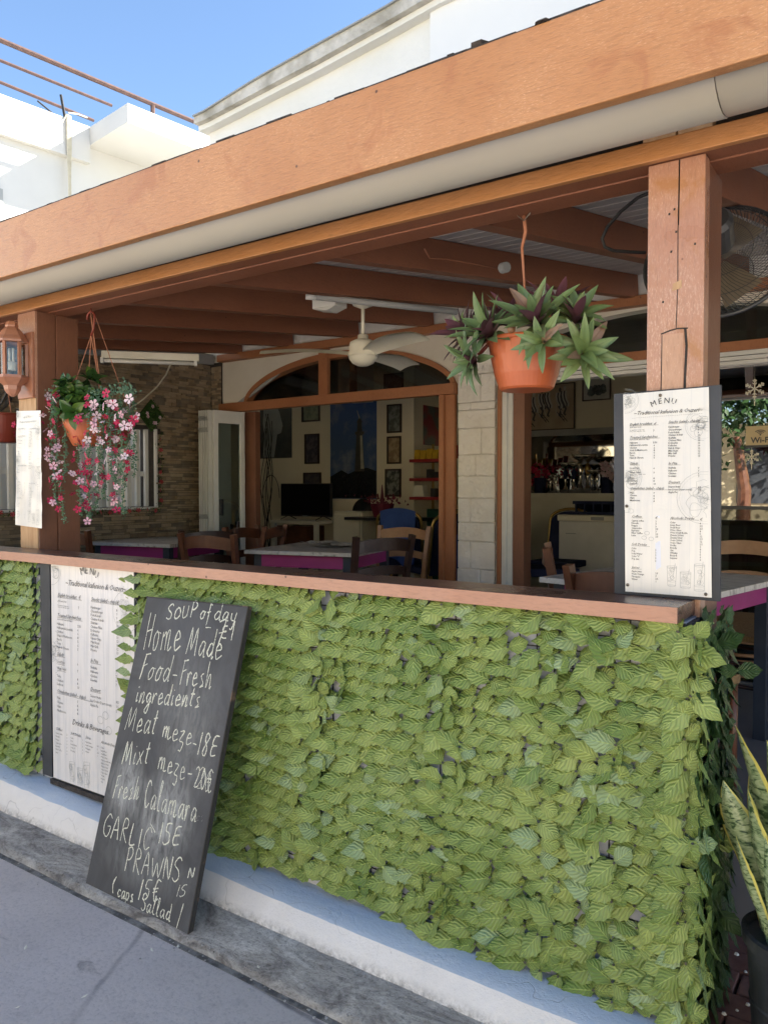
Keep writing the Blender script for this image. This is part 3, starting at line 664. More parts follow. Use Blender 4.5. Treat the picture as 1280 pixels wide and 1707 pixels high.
# ------------------------------------------------------------ stone clad side wall
STN = []
for i, (a, b) in enumerate((((.34, .26, .165), (.24, .175, .10)), ((.26, .20, .13), (.17, .125, .08)), ((.40, .32, .21), (.28, .215, .13)), ((.22, .18, .13), (.13, .105, .075)), ((.30, .235, .16), (.36, .27, .17)))):
    STN.append(plain('cladding_stone_%s' % 'abcde'[i], a, b, .85, 9, 60, .8, .008))
sw = thing('stone_clad_wall', 'side wall clad in thin brown stones with a slatted window opening', 'wall', (-5.4, 1.5, .35))
WY0, WY1, WZ0, WZ1 = .62, 2.345, 1.36, 2.02
m = MB(); m.box((-5.55, -.5, .0), (-5.372, 3.0, WZ0)); m.box((-5.55, -.5, WZ1), (-5.372, 3.0, 2.75)); m.box((-5.55, -.5, WZ0), (-5.372, WY0, WZ1)); m.box((-5.55, WY1, WZ0), (-5.372, 3.0, WZ1)); m.box((-5.372, 2.985, .35), (-5.22, 3.001, 2.66))
obj('mortar', m, MORT, sw)
r = random.Random(21); st = []; z = .37
while z < 2.62:
    h = r.choice((.017, .021, .026, .032)); y = .55 + r.random() * .1
    while y < 2.985:
        w = min(r.uniform(.045, .15), 2.99 - y); zt = min(z + h, JB(y) + .06)
        if w > .02 and zt > z + .01 and not (y + w > WY0 and y < WY1 and z + h > WZ0 - .005 and z < WZ1 + .005): st.append((y, z, w, zt - z))
        y += w
    z += h
st.sort(key=lambda q: (not (q[1] > 1.1 and q[0] > 1.5), q[0])); rest = [MB() for _ in STN]
for k, (y, z, w, h) in enumerate(st):
    d = r.uniform(.004, .028); M_ = MB(); M_.box((-5.3719, y + .0015, z + .0015), (-5.372 + d + .006, y + w - .0015, z + h - .0015)); v = r.randrange(5)
    if k < 300: obj('stone', M_, STN[v], sw, bevel=.0025)
    else: rest[v].merge(M_)
for v, M_ in enumerate(rest):
    if M_.v: obj('stone_mass', M_, STN[v], sw, kind='stuff')
z = .37; M5 = [MB() for _ in STN]
while z < 2.62:
    h = r.choice((.017, .021, .026, .032)); x = -5.34
    while x < -5.225:
        w = min(r.uniform(.03, .08), -5.22 - x); M5[r.randrange(5)].box((x + .001, 2.984 - r.uniform(.004, .02), z + .001), (x + w - .001, 2.986, z + h - .001)); x += w
    z += h
for v, M_ in enumerate(M5): obj('stone_return', M_, STN[v], sw, kind='stuff')
m = MB(); m.box((-5.6, WY0, WZ0 - .02), (-5.34, WY1 + .02, WZ0 - .001)); m.box((-5.6, WY1 + .001, WZ0), (-5.345, WY1 + .02, WZ1)); obj('window_sill', m, WMET, sw)
sf = thing('slatted_screen', 'white vertical slats in the window opening of the stone wall', 'window screen', (-5.44, 1.5, WZ0))
y = WY0 + .02; k = 0
while y < WY1 - .03:
    m = MB(); m.box((-5.47, y, WZ0), (-5.44, y + .036, WZ1 - .003 * (k % 3))); obj('slat', m, WMET, sf, bevel=.003); y += .093; k += 1
m = MB(); m.box((-5.492, WY0, 1.62), (-5.471, WY1, 1.66)); obj('cross_rail', m, WMET, sf)

aw = thing('alley_wall', 'plain beige rendered wall behind the slatted window', 'wall', (-6.7, 1.5, 0)); m = MB(); m.box((-6.8, -2.5, 0), (-6.65, 2.9, 2.15)); obj('wall', m, CREAM, aw)
# garland round the window
def flower_mesh(name, mat, s, n=5, core=MORT):
    m = MB()
    for k in range(n):
        a = 2 * math.pi * k / n; d = Vector((math.cos(a), math.sin(a), 0)); e = Vector((-math.sin(a), math.cos(a), 0))
        b = [Vector((0, 0, 0)), d * s * .45 + e * s * .24, d * s * .80 + e * s * .33, d * s * 1.0, d * s * .80 - e * s * .33, d * s * .45 - e * s * .24]
        zz = [0, .12 * s, .22 * s, .12 * s, .22 * s, .12 * s]; m.add([(p.x, p.y, q) for p, q in zip(b, zz)], [(0, 1, 2, 3), (0, 3, 4, 5)])
    nf = len(m.f); m.lathe([(s * .15, .02 * s), (s * .13, .12 * s), (0, .15 * s)], (0, 0, 0), 6)
    me = mesh(m, name); me.materials.append(mat); me.materials.append(core)
    for i in range(nf, len(m.f)): me.polygons[i].material_index = 1
    return me
FP = flower_mesh('flower', PINK, .032); FW = flower_mesh('pale_flower', PALE, .034); FR = flower_mesh('red_flower', REDF, .02)
gd = thing('flower_garland', 'green garland with small red flowers round the slatted window edge', 'garland', (-5.33, 2, 1.4))
m = MB(); r = random.Random(8); path = [Vector((-5.335, .7 + i * .03, WZ0 - .03)) for i in range(56)] + [Vector((-5.335, WY1 + .03, WZ0 + i * .03)) for i in range(22)]
for p in path:
    for k in range(5):
        q = p + Vector((r.uniform(-.01, .02), r.gauss(0, .015), r.gauss(0, .012))); a = r.random() * 6
        m.add([q, q + Vector((.006, .014 * math.cos(a), .014 * math.sin(a))), q + Vector((.01, .02 * math.cos(a + .5), .02 * math.sin(a + .5)))], [(0, 1, 2)])
obj('foliage', m, JADE, gd, kind='stuff')
for i, p in enumerate(path):
    if i % 3 == 0:
        o = obj('flower', FR, None, gd); o.location = p + Vector((.02, 0, r.gauss(0, .01))) - gd.location; o.rotation_euler = (r.random(), 1.3, r.random() * 6)

dm = thing('flower_mat', 'diamond shaped green leaf mat with pink flowers on the stone wall', 'wall decoration', (-5.33, 2.3, 2.14))
c = Vector((-5.335, 2.29, 2.13)); m = MB()
a = .125
m.prism([c + Vector((0, 0, a * 1.1)), c + Vector((0, a, 0)), c + Vector((0, 0, -a * 1.1)), c + Vector((0, -a, 0))], (.01, 0, 0)); obj('backing', m, JADE, dm)
m = MB()
for i in range(420):
    u, v = r.uniform(-1, 1), r.uniform(-1, 1)
    q = c + Vector((.012, (u + v) / 2 * a, (u - v) / 2 * a * 1.1)); t = r.random() * 6
    m.add([q, q + Vector((.012, .012 * math.cos(t), .012 * math.sin(t))), q + Vector((.012, .012 * math.cos(t + .8), .012 * math.sin(t + .8)))], [(0, 1, 2)])
obj('foliage', m, JADE, dm, kind='stuff')
for u, v in ((.0, .6), (-.45, .1), (-.4, -.1), (.1, -.5), (.25, -.5), (.6, -.1)):
    o = obj('flower', FW, None, dm); o.scale = (.5,) * 3; o.location = c + Vector((.025, u * a, v * a)) - dm.location; o.rotation_euler = (0, 1.5, 0)

# ------------------------------------------------------------ folding glass door
fd = thing('folding_door', 'white folding door stack with a glass leaf opened against the stone wall', 'door', (-5.05, 2.8, .36))
a0 = Vector((-4.93, 2.975, 0)); a1 = at(360, 800, X=-4.985); a1 = Vector((-5.0, 2.68, 0))
def vpanel(name, p, q, z0, z1, th, mat, par): 
    m = MB(); m.bar((p[0], p[1], (z0 + z1) / 2), (q[0], q[1], (z0 + z1) / 2), th, z1 - z0); return obj(name, m, mat, par, bevel=.002)
def on(t): return a0.lerp(a1, t)
vpanel('stile', on(0), on(.14), .37, 2.19, .03, WMET, fd); vpanel('stile', on(.86), on(1), .37, 2.19, .03, WMET, fd)
vpanel('rail', on(.141), on(.859), 2.08, 2.19, .028, WMET, fd); vpanel('rail', on(.141), on(.859), .37, .72, .028, WMET, fd)
vpanel('glass_pane', on(.141), on(.859), .72, 2.08, .006, glass('grey_pane', (.78, .82, .80), .02, 1, .08), fd)
m = MB(); m.box((-4.970, 2.715, 1.28), (-4.945, 2.745, 1.42)); obj('handle', m, BLACKP, fd, bevel=.003)
for k in range(9):
    x = -5.025 - k * .0145; y0 = 2.645 + .014 * (k % 2)
    vpanel('folded_slat', (x, y0), (x - .006, y0 + .27), .38, 2.19 - .004 * (k % 2), .009, WMET, fd)
m = MB()
for z in (.95, 1.25, 2.0, 2.1):
    for k in range(8): m.bar((-5.025 - k * .0145, 2.638, z), (-5.0395 - k * .0145, 2.638, z + .04), .004, .004)
obj('hinge_link', m, GREYMET, fd)

# ------------------------------------------------------------ tables and chairs
def top_mat():
    m, t, b = nodes('marble_print_top'); co = coords(t); n1 = noi(t, co, 9, 6, .7, 1.5)
    col = ramp(t, n1, [(.36, (.22, .21, .19)), (.46, (.58, .56, .52)), (.62, (.66, .64, .60)), (.70, (.42, .40, .36))])
    sx = N(t, 'ShaderNodeSeparateXYZ'); L(t, co, sx.inputs[0]); w = math_(t, 'SINE', math_(t, 'MULTIPLY', sx.outputs[1], 52)); col = mix(t, ramp(t, w, [(.94, 0.), (.99, .7)]), col, (.2, .19, .17))
    setc(t, b, col); b.inputs['Roughness'].default_value = .28; return m
TOPM = top_mat(); TLEG = plain('dark_table_leg', (.02, .03, .05), (.03, .04, .06), .5)
def make_table(label, w=.80, d=.80):
    t = thing('cafe_table', label, 'table', (0, 0, 0), 'square cafe tables on the terrace')
    m = MB(); m.box((-w / 2, -d / 2, .725), (w / 2, d / 2, .75)); obj('table_top', m, TOPM, t, bevel=.003)
    m = MB()
    for a, b in (((-w / 2 + .05, -d / 2 + .05), (w / 2 - .05, -d / 2 + .07)), ((-w / 2 + .05, d / 2 - .07), (w / 2 - .05, d / 2 - .05)), ((-w / 2 + .05, -d / 2 + .071), (-w / 2 + .07, d / 2 - .071)), ((w / 2 - .07, -d / 2 + .071), (w / 2 - .05, d / 2 - .071))):
        m.box((a[0], a[1], .64), (b[0], b[1], .7245))
    obj('apron', m, MAG, t)
    for sx in (-1, 1):
        for sy in (-1, 1):
            m = MB(); x, y = sx * (w / 2 - .075), sy * (d / 2 - .075); m.box((x - .028, y - .028, 0), (x + .028, y + .028, .724)); obj('leg', m, TLEG, t, bevel=.003)
    return t
def make_chair(label, wood):
    t = thing('ladder_back_chair', label, 'chair', (0, 0, 0), 'wooden ladder back chairs on the terrace')
    for s in (-1, 1):
        m = MB(); pts = [(s * .185, -.19, 0), (s * .19, -.19, .25), (s * .195, -.20, .45), (s * .205, -.235, .68), (s * .215, -.27, .87)]
        for a, b in zip(pts, pts[1:]): m.bar(a, b, .032, .036, (0, 1, 0))
        obj('rear_leg', m, wood, t)
        m = MB(); m.tube([(s * .20, .19, 0), (s * .20, .19, .43)], .018, 8); obj('front_leg', m, wood, t, smooth=True)
    for z, h, y in ((.80, .075, -.25), (.64, .05, -.222)):
        m = MB(); n = 10
        for i in range(n):
            u0, u1 = -1 + 2 * i / n, -1 + 2 * (i + 1) / n
            def P(u, k, q): return (u * .195, y - .035 * (1 - u * u) + q, z - h / 2 * (1.0) + k * h + .022 * (1 - u * u) * (1 if k else .8))
            m.hexa([P(u0, 0, -.008), P(u1, 0, -.008), P(u1, 0, .008), P(u0, 0, .008), P(u0, 1, -.008), P(u1, 1, -.008), P(u1, 1, .008), P(u0, 1, .008)])
        obj('back_slat', m, wood, t)
    m = MB(); m.hexa([(-.19, -.19, .425), (.19, -.19, .425), (.22, .21, .425), (-.22, .21, .425), (-.19, -.19, .455), (.19, -.19, .455), (.22, .21, .46), (-.22, .21, .46)]); obj('seat', m, RUSH, t, bevel=.008)
    m = MB()
    for z in (.17, .28):
        m.tube([(-.2, .19, z), (.2, .19, z)], .010, 6); m.tube([(-.188, -.19, z), (.188, -.19, z)], .010, 6)
        for s in (-1, 1): m.tube([(s * .2, .19, z + .04), (s * .19, -.19, z + .04)], .010, 6)
    obj('stretcher', m, wood, t, smooth=True)
    return t
FZ = .35
def tpos(px, py): return at(px, py, Z=FZ + .75)
def put_table(t, P0, P1, P2):
    """front corner, left corner, right corner in plan"""
    t.location = ((P1.x + P2.x) / 2, (P1.y + P2.y) / 2, FZ); d = P2 - P0; t.rotation_euler = (0, 0, math.atan2(d.y, d.x))
t1 = make_table('small square table with magenta apron beside the stone wall')
t1.location = (-4.98, 2.10, FZ); t1.rotation_euler[2] = rad(12)
t2 = dup(t1, (-3.40, 2.22, FZ), rad(14), 'square magenta edged table with a newspaper below the ceiling fan')
t3 = dup(t1, (-.96, 1.68, FZ), rad(-11), 'square table with magenta apron behind the menu board post')
base = make_chair('brown wooden chair at the street side of the table by the stone wall', CHAIRW)
CH = {}
def chair(x, y, rz, label, wood=CHAIRW, first=[True]):
    if first[0]: c = base; first[0] = False; c.location = (x, y, FZ); c.rotation_euler = (0, 0, rz); c['label'] = label
    else: c = dup(base, (x, y, FZ), rz, label)
    if wood is not CHAIRW:
        for ch in [q for q in bpy.data.objects if q.parent == c]:
            if ch.name.split('.')[0] != 'seat':
                k = (ch.data.name, wood.name)
                if k not in CH: CH[k] = ch.data.copy(); CH[k].materials[0] = wood
                ch.data = CH[k]
    return c
def facing(px, py, z=FZ + .84):
    p = at(px, py, Z=z); return p
chair(-4.98, 1.50, rad(8), 'brown chair with its back to the counter at the stone wall table', CHAIRW)
chair(-5.12, 2.62, rad(190), 'dark chair tucked between the table and the stone wall', CHAIRD)
chair(-4.42, 1.93, rad(75), 'black framed chair in front of the folding door', CHAIRD)
chair(-4.45, 2.50, rad(110), 'lighter brown chair close to the folded glass door', CHAIRW)
chair(-3.78, 1.72, rad(8), 'mid brown chair nearest the counter at the newspaper table', CHAIRW)
chair(-4.05, 2.38, rad(-80), 'brown chair behind the newspaper table below the television', CHAIRW)
chair(-3.27, 2.82, rad(186), 'pale wooden chair on the far side of the newspaper table', CHAIRL)
chair(-2.93, 2.00, rad(72), 'dark chair in front of the brown door jamb', CHAIRD)
chair(-1.30, 1.84, rad(-68), 'brown chair in front of the white chest freezer', CHAIRW)
chair(-.80, 1.02, rad(-14), 'brown chair beside the menu board close to the counter', CHAIRW)
chair(-.80, 2.62, rad(186), 'light wooden chair seen between the post and the window', CHAIRL)
chair(-.66, 2.22, rad(78), 'rush seated chair beside the post by the terrace entrance', CHAIRD)

nw = thing('newspaper', 'folded newspaper lying on the middle table', 'newspaper', (-3.38, 2.3, FZ + .751))
for i, (dx, dy, a) in enumerate(((0, 0, .3), (.05, .04, -.4), (-.1, -.02, .9))):
    m = MB(); n = 6; M_ = Matrix.Rotation(a, 4, 'Z')
    for k in range(n):
        x0_, x1_ = -.14 + .28 * k / n, -.14 + .28 * (k + 1) / n; z0_ = .012 * i + .012 * math.sin(k * 1.3 + i) ** 2 + .002; z1_ = .012 * i + .012 * math.sin((k + 1) * 1.3 + i) ** 2 + .002
        m.add([M_ @ Vector((x0_, -.1, z0_)) + nw.location + Vector((dx, dy, 0)), M_ @ Vector((x1_, -.1, z1_)) + nw.location + Vector((dx, dy, 0)), M_ @ Vector((x1_, .1, z1_)) + nw.location + Vector((dx, dy, 0)), M_ @ Vector((x0_, .1, z0_)) + nw.location + Vector((dx, dy, 0))], [(0, 1, 2, 3)])
    obj('sheet', m, plain('newsprint', (.6, .58, .52), (.3, .3, .28), .8, 40, bst=0), nw)

def banquet(label, fabric, cloth=None):
    t = thing('banquet_chair', label, 'chair', (0, 0, 0), 'gold framed chairs inside the cafe')
    m = MB(); arc = [(.21 * math.cos(a), -.22 - .02 * math.sin(a), .86 + .10 * math.sin(a)) for a in [math.pi * k / 10 for k in range(11)]]
    m.tube([(.21, -.14, .45), (.215, -.19, .65)] + arc + [(-.215, -.19, .65), (-.21, -.14, .45)], .014, 8); obj('back_frame', m, GOLD, t, smooth=True)
    m = MB(); P = [(.19, -.15, .48), (.195, -.19, .65)] + [(x * .9, y, z - .02) for x, y, z in arc] + [(-.195, -.19, .65), (-.19, -.15, .48)]
    m.prism(P, (0, .03, 0)); obj('backrest', m, fabric, t)
    m = MB(); m.box((-.21, -.15, .43), (.21, .25, .49)); obj('seat', m, fabric, t, bevel=.015)
    for s in (-1, 1):
        m = MB(); m.tube([(s * .2, .22, .43), (s * .21, .25, 0)], .012, 6); obj('leg', m, GOLD, t, smooth=True)
        m = MB(); m.tube([(s * .2, -.13, .45), (s * .205, -.2, .2), (s * .21, -.26, 0)], .012, 6); obj('leg', m, GOLD, t, smooth=True)
    for y in (.235, -.2): m = MB(); m.tube([(-.205, y, .2), (.205, y, .2)], .008, 6); obj('stretcher', m, GOLD, t)
    return t
def drape(label, loc, rz):
    t = thing('blue_cloth', label, 'cloth', loc, 'blue cloths hung over chair backs'); t.rotation_euler = (0, 0, rz); m = MB(); nx, nz = 12, 12; vs = []
    for j in range(nz + 1):
        for i in range(nx + 1):
            u = i / nx * 2 - 1; v = j / nz
            vs.append((u * .17 * (1 - .18 * v) + .02 * v, -.262 - .03 * math.sin(v * 2) + .014 * math.sin(u * 7 + v * 2) * v, .975 - .03 * u * u - v * (.50 + .06 * math.sin(u * 2))))
    fs = [(j * (nx + 1) + i, j * (nx + 1) + i + 1, (j + 1) * (nx + 1) + i + 1, (j + 1) * (nx + 1) + i) for j in range(nz) for i in range(nx)]
    vb = [(x, y + .007 if j_ else y, z) for j_, (x, y, z) in enumerate(vs)]
    m.add(vs, fs); me = mesh(m, 'cloth', smooth=True); obj('cloth_sheet', me, BLUEF, t); return t
c1 = banquet('gold framed chair with green back inside, blue cloth over it', NAVYF); c1.location = (-4.02, 4.2, .36); c1.rotation_euler = (0, 0, rad(18))
drape('blue cloth hung over the chair left of the brown jamb, fully visible', c1.location, rad(18))
c2 = dup(c1, (-3.32, 3.7, .36), rad(60), 'gold framed chair half hidden by the brown door jamb'); drape('blue cloth hanging low beside the brown door jamb', (-3.32, 3.7, .36 - .2), rad(60))
c3 = dup(c1, (-2.40, 3.62, .42), rad(-50), 'gold framed navy chair seen through the right doorway')
c4 = dup(c1, (-2.75, 4.9, .36), rad(175), 'dark chair back behind the gold framed chair in the right doorway')
m = MB(); m.box((-4.3, 4.75, .9), (-3.6, 5.1, 1.02)); m.box((-4.3, 5.05, .36), (-3.6, 5.1, 1.3)); tag(obj('green_bench', m, GREENF), 'dark green padded bench behind the chair with blue cloth', 'bench')

# ------------------------------------------------------------ things inside the cafe
def rect_on(px0, py0, px1, py1, Y=None, X=None):
    a = at(px0, py0, Y=Y, X=X); b = at(px1, py1, Y=Y, X=X); return a, b
def picture(name, label, cat, px, Y, paint, frame=None, fw=.018, X=None, group='pictures on the cafe walls'):
    a, b = rect_on(*px, Y=Y) if X is None else rect_on(*px, X=X)
    if X is None:
        c = Vector(((a.x + b.x) / 2, Y, (a.z + b.z) / 2)); w = abs(b.x - a.x) / 2; ax = Vector((1, 0, 0)); nrm = Vector((0, -1, 0))
    else:
        c = Vector((X, (a.y + b.y) / 2, (a.z + b.z) / 2)); w = abs(b.y - a.y) / 2; ax = Vector((0, 1, 0)); nrm = Vector((1, 0, 0))
    h = abs(a.z - b.z) / 2; t = thing(name, label, cat, c, group)
    def bx(u0, v0, u1, v1, d0, d1):
        m = MB(); m.prism([c + ax * u0 + Vector((0, 0, v0)) + nrm * d0, c + ax * u1 + Vector((0, 0, v0)) + nrm * d0, c + ax * u1 + Vector((0, 0, v1)) + nrm * d0, c + ax * u0 + Vector((0, 0, v1)) + nrm * d0], nrm * (d1 - d0)); return m
    if frame:
        m = MB()
        for q in ((-w, -h, w, -h + fw), (-w, h - fw, w, h), (-w, -h + fw, -w + fw, h - fw), (w - fw, -h + fw, w, h - fw)): m.merge(bx(*q, .001, .02))
        obj('frame', m, frame, t)
    obj('print', bx(-w + (fw if frame else 0), -h + (fw if frame else 0), w - (fw if frame else 0), h - (fw if frame else 0), .001, .006), paint, t)
    return t, c, w, h, ax, nrm
def photo(name, c1, c2, sc=9):
    return plain(name, c1, c2, .3, sc, bst=0, det=4, pos=(.45, .55))
DFR = plain('dark_picture_frame', (.03, .02, .015), (.05, .03, .02), .4)
BW = Y5 = 5.2
for i, (q, l, a, b) in enumerate((((502, 590, 534, 615), 'faint picture high up behind the arched pane, street side', (.2, .2, .18), (.08, .08, .08)),
        ((504, 648, 534, 702), 'small greenish framed picture above the family portrait', (.26, .30, .20), (.16, .2, .14)),
        ((509, 724, 533, 773), 'narrow framed portrait of two standing figures', (.12, .10, .12), (.04, .04, .06)),
        ((507, 788, 536, 830), 'dark framed portrait partly hidden by the television', (.05, .05, .07), (.1, .09, .09)),
        ((646, 675, 670, 721), 'grey framed group photo topmost beside the lighthouse poster', (.22, .24, .22), (.1, .11, .1)),
        ((646, 728, 669, 773), 'sepia framed portrait of a man with a moustache', (.44, .34, .21), (.28, .2, .12)),
        ((643, 782, 669, 828), 'dark framed group photo lowest beside the lighthouse poster', (.05, .06, .06), (.25, .26, .24)),
        ((579, 620, 613, 652), 'dim framed picture behind the arched pane over the lighthouse', (.13, .13, .12), (.05, .05, .05)),
        ((641, 624, 673, 648), 'dim framed picture behind the arched pane by the pier', (.13, .13, .12), (.05, .05, .05)))):
    picture('framed_picture', l, 'picture', q, BW, photo('photo_print_%d' % i, a, b, 14), DFR)
t, c, w, h, ax, nrm = picture('wall_poster', 'large dark poster of a figure in a white shirt', 'poster', (434, 668, 487, 763), BW, photo('poster_dark', (.035, .045, .05), (.05, .06, .06)), None)
m = MB(); P = [(-.75, .80), (-.35, .98), (.0, .85), (.25, .55), (.45, .1), (.35, -.15), (.1, -.2), (0, -.6), (-.1, -.97), (-.8, -.97), (-.72, -.3), (-.8, .2)]
m.prism([c + Vector((x * w, -.0065, z * h)) for x, z in P], (0, -.001, 0)); obj('printed_figure', m, plain('shirt_print', (.42, .45, .44), (.3, .34, .36), .5, 5, bst=0), t)
m = MB(); m.prism([c + Vector((x * w, -.0068, z * h)) for x, z in ((-.3, .99), (-.1, .82), (.1, .86), (.12, .99))], (0, -.001, 0)); obj('printed_neck', m, plain('skin_print', (.25, .15, .1), (.2, .12, .08), .5, bst=0), t)
def sea_sky():
    m, t, b = nodes('lighthouse_poster_print'); co = coords(t); sx = N(t, 'ShaderNodeSeparateXYZ'); L(t, co, sx.inputs[0])
    n1 = noi(t, co, 3.5, 6, .6); col = ramp(t, sx.outputs[2], [(.0, (.07, .12, .24)), (1., (.045, .12, .42))])
    col = mix(t, ramp(t, n1, [(.5, 0.), (.7, .5)]), col, (.32, .34, .40)); setc(t, b, col); b.inputs['Roughness'].default_value = .22; return m
t, c, w, h, ax, nrm = picture('wall_poster', 'tall blue poster of a lighthouse at dusk', 'poster', (551, 668, 628, 832), BW, sea_sky(), None)
def onp(P, d): return [c + Vector((x * w, -.006 - d, z * h)) for x, z in P]
m = MB(); m.prism(onp([(-1, -.98), (1, -.98), (1, -.45), (.6, -.38), (.2, -.42), (-.2, -.5), (-.5, -.42), (-1, -.55)], .0005), (0, -.0006, 0)); obj('printed_shore', m, plain('shore_print', (.012, .014, .018), (.02, .022, .025), .25, 30, bst=0), t)
m = MB()
for P in ([(.08, -.45), (.50, -.45), (.42, .28), (.16, .28)], [(.10, .28), (.48, .28), (.48, .34), (.10, .34)], [(.18, .34), (.40, .34), (.38, .52), (.20, .52)], [(.16, .52), (.42, .52), (.33, .60), (.25, .60)]): m.prism(onp(P, .0015), (0, -.0006, 0))
obj('printed_tower', m, plain('tower_print', (.06, .06, .055), (.035, .035, .035), .3, bst=0), t)
m = MB(); m.prism(onp([(.34, -.4), (.48, -.4), (.40, .26), (.32, .26)], .0025), (0, -.0006, 0)); m.prism(onp([(.27, .60), (.31, .60), (.20, .76), (.18, .76)], .0025), (0, -.0006, 0)); obj('printed_light', m, plain('light_print', (.45, .42, .34), (.3, .3, .26), .3, bst=0), t)
picture('wall_poster', 'reddish painted poster on the wall behind the snack rack', 'poster', (705, 675, 745, 745), None, photo('red_poster_print', (.10, .10, .09), (.25, .03, .04), 4), None, X=-4.559)
# television on its stand
TY = 4.75; a = at(470, 806, Y=TY); b = at(553, 862, Y=TY)
tv = thing('television', 'flat black television standing on a pale metal stand', 'television', ((a.x + b.x) / 2, TY, b.z - .03))
m = MB(); m.box((a.x, TY - .02, b.z), (b.x, TY + .02, a.z)); obj('casing', m, BLACKP, tv, bevel=.006)
m = MB(); m.box((a.x + .012, TY - .0215, b.z + .02), (b.x - .012, TY - .0205, a.z - .012)); obj('screen', m, SCREEN, tv)
for x in (a.x + .1, b.x - .12): m = MB(); m.tube([(x - .03, TY - .1, b.z - .035), (x, TY, b.z + .01), (x + .03, TY + .1, b.z - .035)], .006, 5); obj('foot', m, BLACKP, tv)
m = MB(); m.box(((a.x + b.x) / 2 - .04, TY - .0225, b.z + .004), ((a.x + b.x) / 2 + .04, TY - .0215, b.z + .012)); obj('badge', m, GREYMET, tv)
sz = b.z - .042
st_ = thing('television_stand', 'pale cream metal stand under the television', 'stand', ((a.x + b.x) / 2, TY, .36))
sa = at(456, 868, Y=TY - .2).x; sb = at(566, 868, Y=TY + .15).x
m = MB(); m.box((sa, TY - .25, sz - .03), (sb, TY + .2, sz)); obj('shelf', m, WPLA, st_, bevel=.003)
for x in (sa + .03, sb - .03):
    for y in (TY - .22, TY + .17): m = MB(); m.box((x - .025, y - .02, .36), (x + .025, y + .02, sz - .03)); obj('leg', m, WPLA, st_)
m = MB(); m.box((sa + .02, TY - .2, .8), (sa + .5, TY + .1, sz - .06)); cab = obj('wooden_crate', m, CHAIRW); tag(cab, 'dark wooden crate under the television stand', 'crate')
# tangle of cables left of the television
cbth = thing('cable_tangle', 'tangle of thin dark cables hanging beside the television', 'cables', (-6.5, 5, 1.2)); r = random.Random(17)
for k in range(8):
    x = 436 + r.random() * 14; pts = []
    for j in range(14): pts.append(at(x + 5 * math.sin(j * .7 + k) + (j > 9) * (j - 9) * r.uniform(-1, 3), 690 + j * 19 + (k % 3) * 12, Y=5.17 - .01 * k))
    m = MB(); m.tube(pts, .005, 4); obj('cable', m, BLKC, cbth, smooth=True)
m = MB(); m.tube([at(452 + 14 * math.cos(q), 830 - 38 * math.sin(q), Y=5.12) for q in [math.pi * k / 12 for k in range(13)]], .005, 4); obj('cable', m, BLKC, cbth)
# fridge, flower basket, rack
FY = 4.75; a = at(557, 852, Y=FY); b = at(603, 852, Y=FY)
fg = thing('small_fridge', 'small grey white fridge beside the television stand', 'fridge', ((a.x + b.x) / 2, FY, .36))
m = MB(); m.box((a.x, FY, .36), (b.x, FY + .4, a.z)); obj('cabinet', m, WPLA, fg, bevel=.01); m = MB(); m.box((a.x + .01, FY - .03, .42), (b.x - .01, FY - .002, a.z - .03)); obj('door', m, WPLA, fg, bevel=.008)
m = MB(); m.box((b.x - .07, FY - .035, a.z - .10), (b.x - .03, FY - .031, a.z - .075)); obj('badge', m, WMET, fg)
tb = thing('round_tray', 'dark round tray standing on the small fridge', 'tray', (a.x + .2, FY + .2, a.z + .1)); m = MB(); m.lathe([(0, 0), (.13, 0), (.14, .02), (.0, .02)], (a.x + .22, FY + .25, a.z), 24, (0, -1, .15)); obj('disc', m, BLACKP, tb, smooth=True)
q = at(637, 862, Y=4.7); fb = thing('flower_basket', 'dark pink flower basket on a black table inside', 'flower basket', q)
m = MB(); m.lathe([(.0, 0), (.09, 0), (.13, .14), (.12, .14), (.08, .01)], q, 14); obj('basket', m, MAGD, fb); m = MB(); m.tube([q + Vector((0, 0, .1)), q + Vector((0, 0, .34))], [.03, .004], 8); obj('ribbon_cone', m, MAGD, fb)
m = MB(); r = random.Random(2)
for i in range(90):
    p_ = q + Vector((r.gauss(0, .13), r.gauss(0, .05), .15 + r.random() * .08)); t_ = r.random() * 6; m.add([p_, p_ + Vector((.03 * math.cos(t_), -.01, .03 * math.sin(t_))), p_ + Vector((.03 * math.cos(t_ + 1), 0, .03 * math.sin(t_ + 1)))], [(0, 1, 2)])
obj('blooms', m, MAGD, fb, kind='stuff')
m = MB(); m.box((q.x - .35, 4.5, q.z - .03), (q.x + .5, 4.95, q.z)); m.box((q.x + .1, 4.6, .36), (q.x + .2, 4.7, q.z - .03)); tag(obj('side_table', m, BLACKP), 'black side table under the pink flower basket', 'table')
RY = 5.0; rk = thing('snack_rack', 'red wire snack rack with three shelves of packets', 'display rack', (at(715, 800, Y=RY).x, RY, .36))
xa, xb_ = at(692, 800, Y=RY).x, at(748, 800, Y=RY).x
for py in (768, 799, 830):
    z = at(700, py, Y=RY).z; m = MB(); m.box((xa, RY - .12, z - .02), (xb_, RY + .12, z + .012)); obj('shelf', m, RED, rk, bevel=.003)
for x in (xa + .14, xa + .3): m = MB(); m.box((x - .01, RY + .125, .36), (x + .01, RY + .145, at(700, 740, Y=RY).z)); obj('upright', m, (GOLD, RED)[x > xa + .2], rk)
r = random.Random(4); z = at(700, 768, Y=RY).z + .013
